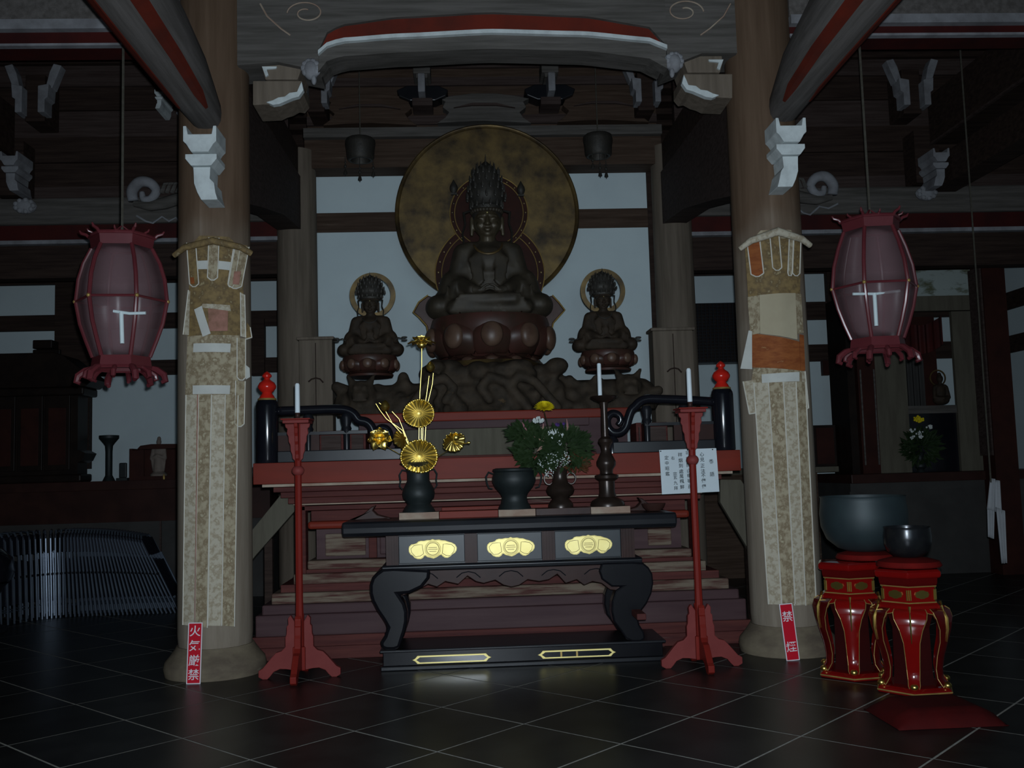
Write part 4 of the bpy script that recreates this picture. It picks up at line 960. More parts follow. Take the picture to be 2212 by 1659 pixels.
# ================================================================== BLACK OFFERING TABLE
YT = 6.50
ZT = Z(1121, YT, 1000)
def table():
    t = thing('offering_table', (AX+.04, 6.8, 0), 'long black lacquered offering table with gilt plates and curled legs before the altar', 'table')
    xl, xr = X(738, YT, 1130), X(1462, YT, 1110); BKT = 7.06
    zb = ZT-.10
    prof = [(YT+.02, ZT), (YT+.004, ZT-.012), (YT-.006, ZT-.04), (YT-.002, ZT-.072), (YT+.02, ZT-.095), (YT+.05, zb), (BKT-.05, zb), (BKT, ZT-.08), (BKT, ZT-.01), (BKT-.02, ZT)]
    MB().prismx(prof, xl, xr).build('tabletop', lacq_m, t, bevel=.012)
    for s, xe in ((-1, xl), (1, xr)):      # upturned end fillets
        MB().prism([(xe, ZT), (xe-s*.03, ZT+.0), (xe-s*.10, ZT+.035), (xe-s*.16, ZT+.085), (xe-s*.19, ZT+.095), (xe-s*.17, ZT+.06), (xe-s*.20, ZT+.03), (xe-s*.30, ZT+.0)][::1], 6.86, 6.95).build('upturned_end', lacq_brown, t, bevel=.006)
    Yf = YT+.09
    fx0, fx1 = X(834, Yf, 1185), X(1371, Yf, 1175); z1 = zb; z0 = Z(1216, Yf, 1000)
    MB().box(fx0, fx1, Yf+.02, BKT-.06, z0, z1).build('frieze_box', lacq_m, t)
    edges = [(834, 861), (1004, 1031), (1171, 1199), (1342, 1371)]
    for a, b in edges:
        xa, xb = X(a, Yf, 1185), X(b, Yf, 1185); MB().box(xa, xb, Yf-.004, Yf+.02, z0, z1).build('fluted_stile', lacq_brown, t)
        f = MB(); w_ = xb-xa
        for q in (.12, .34, .56, .78): f.box(xa+w_*q, xa+w_*(q+.11), Yf-.012, Yf-.003, z0+.003, z1-.003)
        f.build('flute', lacq_brown, t)
    for i, (cx, cy) in enumerate(((935, 1185.5), (1103.5, 1181), (1271, 1176))):
        xa, xb = X(edges[i][1], Yf, 1185), X(edges[i+1][0], Yf, 1185)
        MB().box(xa, xb, Yf+.008, Yf+.025, z0+.006, z1-.006).build('frieze_panel', lacq_grey, t, bevel=.004)
        c = at(cx, cy, Yf); k = .000872
        out = [(300, 300), (304, 285), (320, 270), (340, 268), (360, 262), (372, 250), (390, 245), (415, 246), (440, 241), (465, 242), (480, 235), (498, 242), (530, 240), (550, 246), (575, 248), (600, 258), (625, 265), (650, 280), (662, 302), (660, 322), (648, 340), (625, 352), (612, 366), (592, 376), (572, 374), (555, 362), (545, 350), (528, 356), (510, 368), (485, 378), (460, 370), (440, 366), (425, 355), (414, 356), (405, 370), (388, 379), (365, 378), (342, 368), (330, 352), (312, 342), (301, 322)]
        O = [(c.x+(a-481)*k, c.z-(b-307)*k) for a, b in out]
        gp = MB().prism(O, Yf-.006, Yf+.010).build('gilt_plate', gold_bright, t, bevel=.003)
        gp.rotation_euler = (0, 0, 0)
        rim = MB().tube([Vector((x, Yf-.007, z)) for x, z in O+[O[0]]], .0028, 6, caps=False); rim.build('plate_rim', gold_bright, gp)
        MB().tube([Vector((c.x+.050*cos(a), Yf-.008, c.z+.050*sin(a))) for a in [2*pi*j/40 for j in range(41)]], .0035, 6, caps=False).build('round_boss_ring', gold_bright, gp)
        MB().tube([Vector((c.x+.041*cos(a), Yf-.008, c.z+.041*sin(a))) for a in [2*pi*j/40 for j in range(41)]], .0018, 6, caps=False).build('round_boss_ring', gold_dark, gp)
        b = MB()
        for dz, L_ in ((.008, .028), (-.004, .032), (-.018, .022)): b.box(c.x-L_, c.x+L_, Yf-.0085, Yf-.006, c.z+dz, c.z+dz+.003)
        b.build('boss_emblem', gold_dark, gp)
        for s in (-1, 1):
            pl = [(c.x+s*x, Yf-.007, c.z+z) for x, z in ((.062, -.03), (.085, -.045), (.115, -.048), (.140, -.02), (.145, .005), (.125, .025), (.095, .03), (.07, .03))]
            MB().tube(pl+[pl[0]], .0016, 5, caps=False).build('engraved_line', gold_dark, gp)
    lx0, lx1 = X(826, Yf, 1222), X(1386, Yf, 1218)
    MB().prismx([(Yf-.02, z0), (Yf-.035, z0-.012), (Yf-.03, z0-.035), (Yf+.0, z0-.048), (BKT-.05, z0-.048), (BKT-.05, z0)], lx0, lx1).build('waist_lip', lacq_m, t, bevel=.004)
    # apron with cusps
    Ya = Yf-.01; W = lambda pts, Y=Ya: [(at(x, y, Y).x, at(x, y, Y).z) for x, y in pts]
    ap = [(838, 1228), (1382, 1214), (1372, 1266), (1340, 1276), (1318, 1274), (1300, 1260), (1280, 1256), (1262, 1264), (1246, 1252), (1222, 1260), (1204, 1240), (1186, 1252), (1165, 1256), (1140, 1252), (1122, 1264), (1105, 1268), (1088, 1264), (1070, 1253), (1045, 1260), (1028, 1256), (1010, 1244), (990, 1262), (962, 1256), (944, 1268), (925, 1262), (900, 1276), (872, 1286), (850, 1280)]
    MB().prism(W(ap), Ya, Ya+.05).build('cusped_apron', lacq_brown, t, bevel=.004)
    for k in range(5):
        x = 920+k*92; MB().tube([at(x+a, 1246+b-.025*(x-920), Ya-.003) for a, b in ((-26, 4), (-14, -6), (0, -9), (14, -6), (26, 4))], .0035, 5).build('apron_scroll', lacq_m, t)
    # curled legs, front and rear
    outL = [(850, 1226), (826, 1228), (812, 1238), (803, 1248), (798, 1264), (798, 1282), (803, 1300), (814, 1321), (827, 1340), (836, 1356), (830, 1374), (821, 1388), (822, 1400), (834, 1405), (852, 1405), (864, 1400), (869, 1384), (876, 1362), (880, 1342), (880, 1322), (875, 1303), (863, 1285), (885, 1283), (912, 1270), (928, 1250), (930, 1230)]
    outR = [(1368, 1214), (1390, 1216), (1402, 1226), (1410, 1240), (1412, 1260), (1408, 1282), (1398, 1304), (1386, 1320), (1378, 1332), (1382, 1350), (1392, 1366), (1394, 1380), (1384, 1386), (1366, 1386), (1352, 1380), (1340, 1362), (1326, 1344), (1321, 1322), (1322, 1300), (1330, 1276), (1342, 1268), (1322, 1268), (1300, 1252), (1294, 1234), (1300, 1216)]
    for o_ in (outL, outR):
        for Yl in (Yf-.04, BKT-.17):
            pts = W(o_, Yf-.04)
            MB().prism(pts, Yl, Yl+.11).build('leg', lacq_leg, t, bevel=.022)
    bp0, bp1 = X(828, YT+.12, 1440), X(1432, YT+.12, 1420)
    zp = Z(1403, YT+.12, 850)
    MB().box(bp0, bp1, YT+.11, BKT-.02, .028, zp-.015).build('base_plinth', lacq_leg, t, bevel=.004)
    MB().box(bp0-.02, bp1+.02, YT+.09, BKT, zp-.018, zp).build('base_board', lacq_m, t, bevel=.006)
    MB().box(bp0-.015, bp1+.015, YT+.09, BKT, 0, .028).build('base_foot', lacq_m, t, bevel=.006)
    for xa, xb, ya, yb in ((890, 1062, 1422, 1423), (1161, 1331, 1411.5, 1411.5)):
        Y = YT+.11; A_, B_ = at(xa, ya, Y), at(xb, yb-.03*(xb-xa)*0, Y); zc = (A_.z+B_.z)/2+.0; x0, x1 = A_.x, B_.x; h = .027
        def O(i, hh): return [(x0+i, zc), (x0+.02+i*.6, zc+hh*.35), (x0+.035+i*.6, zc+hh), (x1-.035-i*.6, zc+hh), (x1-.02-i*.6, zc+hh*.35), (x1-i, zc), (x1-.02-i*.6, zc-hh*.35), (x1-.035-i*.6, zc-hh), (x0+.035+i*.6, zc-hh), (x0+.02+i*.6, zc-hh*.35)]
        g_ = MB().prism(O(0, h), Y-.006, Y+.001).build('gilt_fitting', gold_bright, t, bevel=.002)
        MB().prism(O(.028, h*.62), Y-.0075, Y-.003).build('fitting_inset', lacq, g_)
        if xa > 1000:
            for q in (.30, .50): xx = x0+(x1-x0)*q; MB().box(xx-.006, xx+.006, Y-.009, Y-.007, zc-h*.6, zc+h*.6).build('fitting_bar', gold_line, g_)
table()

# low display board that carries the vessels
db = thing('display_board', (X(1110, 6.72, 1110), 6.72, ZT), 'low red and pale display board lying on the black table under the vessels', 'board')
YD = 6.66; HB = .045
for a, b, mt, nm in ((862, 948, altar_edge, 'pale_block'), (949, 1076, altar_red, 'red_block'), (1077, 1157, altar_edge, 'pale_block'), (1158, 1276, lacq_brown, 'dark_block'), (1277, 1362, altar_edge, 'pale_block')):
    MB().box(X(a, YD, 1110), X(b, YD, 1110), YD, YD+.17, ZT, ZT+HB).build(nm, mt, db, bevel=.002)
ZD = ZT+HB; YV = YD+.085

def lathe_px(cx, Y, prof, n=28, z0=None):
    """profile as (half width px, y px); bottom snapped to z0"""
    k = Y/FPX; c = at(cx, prof[-1][1], Y); zb = c.z
    pts = [(h*k, (prof[-1][1]-y)*k) for h, y in prof][::-1]
    return MB().lathe([(r, z) for r, z in pts], (c.x, Y, z0 if z0 is not None else zb), n), Vector((c.x, Y, z0 if z0 is not None else zb))
def vessel(name, cx, prof, m_, label, cat, Y=YV, z0=None, body='body'):
    z0 = ZD if z0 is None else z0
    b, c = lathe_px(cx, Y, prof, z0=z0)
    t = thing(name, c, label, cat); b.build(body, m_, t, smooth=True); return t, c
k1 = YV/FPX
tv, cv = vessel('bronze_vase', 905, [(36, 1001), (40, 1004), (34, 1008), (27, 1014), (24, 1026), (24, 1040), (28, 1048), (33, 1058), (35, 1068), (33, 1078), (27, 1085), (25, 1090), (30, 1097), (34, 1103), (35, 1107)], bronze_green, 'dark green bronze vase holding gilt lotus leaves on the black table', 'vase')
for s in (-1, 1):
    MB().tube([cv+Vector((s*a*k1, 0, b*k1)) for a, b in ((24, 88), (34, 90), (40, 80), (38, 66), (40, 56), (34, 48))], [.006, .007, .007, .007, .006, .004], 6).build('handle', bronze_green, tv, smooth=True)
tc_, cc_ = vessel('incense_burner', 1112, [(38, 1018), (45, 1020), (46, 1024), (43, 1027), (47, 1038), (47, 1048), (41, 1060), (30, 1073), (27, 1080), (29, 1092), (34, 1100), (36, 1106)], bronze_green, 'wide dark bronze incense burner with ear handles on the black table', 'incense burner')
for s in (-1, 1):
    MB().tube([cc_+Vector((s*a*k1, 0, b*k1)) for a, b in ((44, 76), (54, 80), (60, 70), (58, 56), (54, 46), (46, 44))], [.006, .008, .008, .007, .006, .004], 6).build('handle', bronze_green, tc_, smooth=True)
tf, cf = vessel('flower_vase', 1212, [(20, 1010), (26, 1011), (24, 1016), (17, 1028), (15, 1045), (18, 1056), (28, 1064), (31, 1072), (28, 1080), (20, 1086), (18, 1090), (24, 1097), (27, 1103), (27, 1109)], bronze_brown, 'glossy brown bronze flower vase with ring handles on the black table', 'vase', z0=ZD)
for s in (-1, 1):
    MB().tube([cf+Vector((s*(24+10*cos(a))*k1, 0, (62+12*sin(a))*k1)) for a in [2*pi*j/18 for j in range(19)]], .006, 6).build('ring_handle', bronze_brown, tf, smooth=True)
ts, cs = vessel('candlestick', 1313, [(28, 862), (30, 864), (22, 870), (9, 876), (7, 890), (8, 930), (8, 950), (15, 956), (16, 962), (11, 970), (9, 980), (14, 990), (21, 1004), (21, 1012), (14, 1022), (14, 1030), (26, 1034), (25, 1040), (17, 1046), (17, 1070), (20, 1080), (34, 1088), (37, 1094), (37, 1100)], bronze_brown, 'tall dark turned candlestick on the black table right of the flowers', 'candlestick', z0=ZD)
zc_ = cs.z+(1100-862)*k1
solo(MB().lathe([(.0001, 0), (.0145, 0), (.0150, .02), (.0145, 70*k1), (.010, 72*k1), (.0001, 72*k1)], (cs.x-.025, YV, zc_), 14), 'candle', candle_m, 'white candle on the tall dark candlestick beside the flowers', 'candle', smooth=True)
# little boat shaped dish at the right end
b = MB().lathe([(.02, 0), (.05, .005), (.075, .03), (.085, .055), (.07, .05), (.001, .03)], (X(1412, 6.72, 1100), 6.72, ZT), 20, sy=.7)
solo(b, 'small_dish', lacq_brown, 'small dark dish at the right end of the black table', 'dish', smooth=True)

# ---- gilt lotus arrangement standing in the bronze vase
def pleated(c, r, nrm_tilt, n=22, name='pleated_leaf', parent=None, asp=.9, m_=None, turn=0):
    """ruffled lotus leaf: radial pleats, dished, facing the visitor"""
    R_ = 10; S_ = n*4; vs = [(0, 0, 0)]; fs = []
    for i in range(1, R_+1):
        u = i/R_
        for j in range(S_):
            a = 2*pi*j/S_; pl = sin(a*n)*.080*r*u**1.3; rr = r*u*(1+.03*sin(a*n+.5)*u)
            vs.append((rr*cos(a), pl-.28*r*u*u+.10*r*u**4*sin(3*a+1), rr*asp*sin(a)))
    for j in range(S_): fs.append((0, 1+j, 1+(j+1) % S_))
    for i in range(R_-1): fs += [(1+i*S_+j, 1+(i+1)*S_+j, 1+(i+1)*S_+(j+1) % S_, 1+i*S_+(j+1) % S_) for j in range(S_)]
    Rm = Matrix.Rotation(turn, 3, 'Z') @ Matrix.Rotation(nrm_tilt, 3, 'X')
    o = MB().add([Vector(c)+Rm @ Vector(p) for p in vs], fs).build(name, m_ or gold, parent, smooth='all')
    sd = o.modifiers.new('s', 'SOLIDIFY'); sd.thickness = .002; return o
g_ = thing('gilt_lotus_spray', (cv.x, YV, cv.z+.30), 'gilded metal lotus spray with pleated leaves and buds in the bronze vase', 'ornament')
G = lambda px, py, dy=0: at(px, py, YV+dy)
def stem(pts, r=.0032, dy=0):
    MB().tube([G(x, y, d) for x, y, d in [(*p, 0) if len(p) == 2 else p for p in pts]], r, 6).build('stem', gold, g_, smooth=True)
stem([(905, 1010), (905, 940), (907, 850), (911, 790), (911, 748)]); stem([(910, 1010), (910, 930), (911, 905)], .003)
stem([(912, 1010), (914, 900), (922, 850), (927, 812)], .0028); stem([(915, 1010), (922, 880), (934, 830), (936, 806)], .0028)
stem([(900, 1008), (870, 930), (835, 905), (820, 885), (812, 872)], .0028); stem([(902, 1008), (880, 950), (848, 915), (826, 876), (819, 870)], .0028)
stem([(904, 1008), (878, 945), (862, 905), (847, 889)], .0028); stem([(898, 1006), (870, 985), (840, 968), (825, 955)], .0028)
stem([(912, 1004), (940, 990), (965, 975), (978, 962)], .0028)
pleated(G(905, 893, -.05), 34*k1, .05, name='pleated_leaf', parent=g_)
pleated(G(906, 985, -.09), 40*k1, .12, name='pleated_leaf', parent=g_)
pleated(G(978, 952, -.05), 27*k1, .55, 16, name='pleated_leaf', parent=g_, turn=.5)
pleated(G(868, 948, -.02), 22*k1, .3, 12, name='pleated_leaf', parent=g_, m_=gold_old if 0 else gold, turn=-.9)
def lotus_flower(c, r, n, open_, name, tilt=0):
    b = MB(); Rm = Matrix.Rotation(tilt, 3, 'X')
    for ring_, (nn, op, ln) in enumerate(((n, open_, 1), (n, open_*.6, .92), (max(4, n//2), open_*.25, .8))):
        for j in range(nn):
            a = 2*pi*(j+.5*ring_)/nn; d = Vector((cos(a), sin(a), 0)); sd = Vector((-sin(a), cos(a), 0))
            def P(u, v):
                s_ = (u-.5)*2; th = open_*0+op*(.35+v); w_ = .44*r*sin(pi*min(1, .12+.8*v))*(1-.0*v)
                if v > .98: w_ *= .15
                return Vector(c)+Rm @ (d*(r*ln*v*sin(th)+.02*r)+sd*s_*w_+Vector((0, 0, r*ln*v*cos(th)*1.05+.10*r*(s_*s_))))
            b.grid(P, 3, 5, (0, 0, .0015))
    b.sph(Vector(c)+Rm @ Vector((0, 0, .22*r)), (.34*r, .34*r, .26*r), 10, 7)
    return b.build(name, gold, g_, smooth='all')
lotus_flower(G(911, 752), .098, 8, .98, 'lotus_bloom'); lotus_flower(G(820, 950, -.03), .085, 6, 1.35, 'lotus_bloom', tilt=1.1)
for px, py, r in ((930, 793, .032), (832, 878, .034)):
    c = G(px, py); b = MB().lathe([(.003, -1.1*r), (.7*r, -.7*r), (r, -.1*r), (.85*r, .5*r), (.35*r, 1.1*r), (.02*r, 1.35*r)], c, 12)
    b.build('lotus_bud', gold, g_, smooth=True)
c = G(985, 945, -.09); MB().sph(c, (.026, .02, .022), 10, 8).build('seed_pod', yellow_m if 0 else gold, g_, smooth=True)
MB().sph(G(1013, 956, -.09), (.012, .01, .010), 8, 6).build('seed_pod', gold, g_, smooth=True)
MB().tube([G(975, 958), G(990, 960, -.06), G(1013, 957, -.09)], .004, 6).build('stem', gold, g_)

# ---- flower bunch
fb = thing('flower_bunch', (cf.x, YV, cf.z+.28), 'bunch of yellow and white flowers with dark leaves in the brown vase', 'flowers')
random.seed(11)
def foliage(center, rx, rz, n, m_, name, parent, L_=.075, Yd=.10, k=1.):
    b = MB()
    for i in range(n):
        a = random.uniform(0, 2*pi); q = sqrt(random.random())
        p = Vector(center)+Vector((rx*q*cos(a), random.uniform(-Yd, Yd), rz*q*sin(a)))
        dirv = Vector((cos(a)*.8+random.uniform(-.4, .4), random.uniform(-.7, .3), sin(a)*.6+random.uniform(-.3, .5))).normalized()
        s_ = dirv.cross(Vector((0, 1, 0))).normalized()*L_*random.uniform(.10, .18)
        up = Vector((0, -1, 0))*L_*.05; L2 = L_*random.uniform(.5, 1.2)
        b.add([p, p+dirv*L2*.5+s_, p+dirv*L2, p+dirv*L2*.5-s_, p+dirv*L2*.5+up], [(0, 1, 4), (1, 2, 4), (2, 3, 4), (3, 0, 4)])
    o = b.build(name, m_, parent); o['kind'] = 'stuff'; return o
fk = lambda px, py, d=0: at(px, py, YV+d)
foliage(fk(1160, 972), .135, .13, 620, leaf_m, 'dark_leaves', fb)
foliage(fk(1222, 968), .14, .12, 520, leaf_m, 'dark_leaves', fb)
foliage(fk(1130, 935), .07, .05, 120, leaf_m, 'dark_leaves', fb)
foliage(fk(1245, 1000), .07, .05, 90, leaf_brown, 'brown_leaves', fb, L_=.05)
b = MB()
for px, py in ((1176, 890), (1163, 915), (1195, 945), (1206, 962), (1215, 930), (1180, 960), (1190, 985)):
    b.tube([fk(1210, 1015), fk((1210+px)/2, (1015+py)/2+4), fk(px, py)], .003, 5)
b.build('stems', leaf_m, fb)
def mum(c, r, m_, name, flat=.5, n=60, tilt=(0, -.35, 1)):
    ax = Vector(tilt).normalized(); q = ax.to_track_quat('Z', 'Y').to_matrix(); b = MB()
    for i in range(n):
        a = i*2.399; v = sqrt((i+.5)/n); L_ = r*(.45+.55*v); el = 1.35*(1-v)+.05
        d = Vector((cos(a)*cos(el), sin(a)*cos(el), sin(el)*flat*1.6)); s_ = Vector((-sin(a), cos(a), 0))*r*.11
        p0 = d*L_*.1; p1 = d*L_*.7; p2 = d*L_
        b.add([Vector(c)+q @ w_ for w_ in (p0-s_*.4, p0+s_*.4, p1+s_, p2+s_*.4, p2-s_*.4, p1-s_, p1+Vector((0, 0, -.04*r)))], [(0, 1, 2, 6), (2, 3, 4, 6), (4, 5, 6), (5, 0, 6)])
    return b.build(name, m_, fb if m_ is not None and fb else fb)
mum(fk(1176, 882, -.06), .074, yellow_m, 'yellow_chrysanthemum', .7, 130, (0, -.45, 1))
def cluster(c, rx, rz, n, r, m_, name, parent=None):
    b = MB()
    for i in range(n):
        a = random.uniform(0, 2*pi); q = sqrt(random.random()); p = Vector(c)+Vector((rx*q*cos(a), random.uniform(-.03, .01)-.02*(1-q), rz*q*sin(a)))
        b.sph(p, r*random.uniform(.7, 1.2), 5, 4)
    return b.build(name, m_, parent or fb)
cluster(fk(1163, 908, -.03), .038, .022, 36, .009, white_fl, 'white_flower_head')
cluster(fk(1198, 938, -.04), .052, .032, 60, .010, white_fl, 'white_flower_head')
cluster(fk(1205, 957, -.03), .026, .016, 18, .008, white_fl, 'white_flower_head')
o = cluster(fk(1205, 992, -.07), .085, .060, 120, .0042, white_fl, 'tiny_white_blossoms'); o['kind'] = 'stuff'
o = cluster(fk(1186, 1020, -.06), .030, .035, 26, .0048, white_fl, 'tiny_white_blossoms'); o['kind'] = 'stuff'
o = cluster(fk(1170, 1000, -.07), .05, .03, 26, .0036, white_fl, 'tiny_white_blossoms'); o['kind'] = 'stuff'
cluster(fk(1212, 922, .01), .05, .026, 30, .012, purple_m, 'purple_flower_head')
def blade(pts, w_, m_, name, par, Yo=-.05):
    b = MB(); P = [fk(x, y, Yo) for x, y in pts]; n = len(P); vs = []
    for i, p in enumerate(P):
        ww = w_*sin(pi*(.08+.84*i/(n-1))); t = (P[min(i+1, n-1)]-P[max(0, i-1)]).normalized(); s_ = t.cross(Vector((0, 1, 0))).normalized()*ww
        vs += [p-s_, p+Vector((0, -ww*.4, 0)), p+s_]
    fs = []
    for i in range(n-1):
        for j in (0, 1): fs.append((i*3+j, i*3+j+1, i*3+j+4, i*3+j+3))
    return b.add(vs, fs).build(name, m_, par, smooth='all')
blade([(1175, 955), (1172, 935), (1174, 915)], .012, pinkleaf, 'lily_bud', fb); blade([(1132, 947), (1150, 943), (1172, 952)], .011, pinkleaf, 'lily_bud', fb)
blade([(1176, 953), (1168, 968), (1160, 975)], .010, pinkleaf, 'lily_bud', fb); blade([(1178, 952), (1195, 948), (1208, 950)], .009, pinkleaf, 'lily_bud', fb)
blade([(1224, 905), (1226, 922), (1222, 940)], .008, pinkleaf, 'lily_bud', fb); blade([(1128, 912), (1133, 922), (1138, 930)], .007, pinkleaf, 'lily_bud', fb)

# ---- paper with a written verse pinned to the altar band
PC = [at(1424, 972, 7.10), at(1547, 968, 7.10), at(1430, 1068, 7.10), at(1554, 1062, 7.10)]
pap = thing('verse_paper', PC[2], 'white paper sheet with columns of black brush writing pinned to the red altar band', 'paper')
pap.location.y = 7.10
b = MB().grid(lambda u, v: (PC[2].lerp(PC[3], u)).lerp(PC[0].lerp(PC[1], u), v)+Vector((0, -.004*sin(pi*v)*(1-u*.3), 0)), 6, 6, (0, .002, 0))
b.build('sheet', paper, pap)
def PP(u, v): return (PC[2].lerp(PC[3], u)).lerp(PC[0].lerp(PC[1], u), 1-v)+Vector((0, -.0085, 0))
RZ = Matrix(((1, 0, 0), (0, 0, -1), (0, 1, 0)))       # text in the xz plane facing -y
ang = atan2((PC[1]-PC[0]).z, (PC[1]-PC[0]).x)
RT = Matrix.Rotation(-ang, 3, 'Y') @ RZ
def column(chars, u, vs, size):
    for ch, v in zip(chars, vs):
        text_mesh(ch, size, ink, pap, 'brush_character', RT, PP(u, v), bold=.0002)
sz = .0335
column('香語', .89, (.31, .60), sz*1.05)
column('心見正法不傳傳', .735, (.14, .26, .40, .52, .62, .74, .87), sz)
column('可讓開山權柄孫', .49, (.10, .23, .37, .50, .61, .73, .86), sz)
column('祥烟到處萬楓鮮', .355, (.13, .26, .38, .51, .62, .73, .86), sz)
column('右', .225, (.20,), sz*.8); column('宗玄九拜', .245, (.56, .64, .76, .88), sz*.9)
column('定中昭鑑', .115, (.19, .31, .43, .55), sz*.95)
for u, v in ((.02, .03), (.49, .02), (.93, .03)):
    p = PP(u, v); MB().sph((p.x, p.y, p.z), (.005, .003, .005), 8, 5).build('push_pin', ink, pap)

# ---- red warning signs leaning on the plinths
def sign(x0, x1, yt, yb, chars, vs, label, tiltpx=0):
    Yb_, Yt_ = PY-.37, PY-.335
    A_, B_ = at(x0, yb, Yb_), at(x1, yb, Yb_); zt = at(x0, yt, Yt_).z
    xc = (A_.x+B_.x)/2; w_ = (B_.x-A_.x); h = zt
    t = thing('warning_sign', (xc, Yb_, 0), label, 'sign')
    lean = atan2(Yt_-Yb_, h); tilt = tiltpx
    Rm = Matrix.Rotation(-lean, 3, 'X') @ Matrix.Rotation(tilt, 3, 'Y')
    def bx(a, c_, z0, z1, y0, y1): 
        m_ = MB().box(a, c_, y0, y1, z0, z1); m_.v = [tuple(Rm @ Vector(p)) for p in m_.v]; return m_
    bx(-w_/2, w_/2, 0, h, 0, .006).build('sign_board', sign_white, t, local=True)
    bx(-w_/2+.006, w_/2-.006, .006, h-.006, -.001, .001).build('red_face', sign_red, t, local=True)
    for ch, v in zip(chars, vs):
        p = Rm @ Vector((0, -.0022, h*(1-v)))
        text_mesh(ch, w_*.80, sign_white, t, 'sign_character', Rm @ RZ, Vector(t.location)+p, bold=.0006)
sign(402, 433, 1345, 1470, '火気厳禁', (.15, .39, .63, .86), 'narrow red sign with four white characters leaning on the left pillar plinth', .012)
sign(1699, 1728, 1303, 1425, '禁煙', (.24, .77), 'narrow red sign with two white characters leaning on the right pillar plinth', -.055)

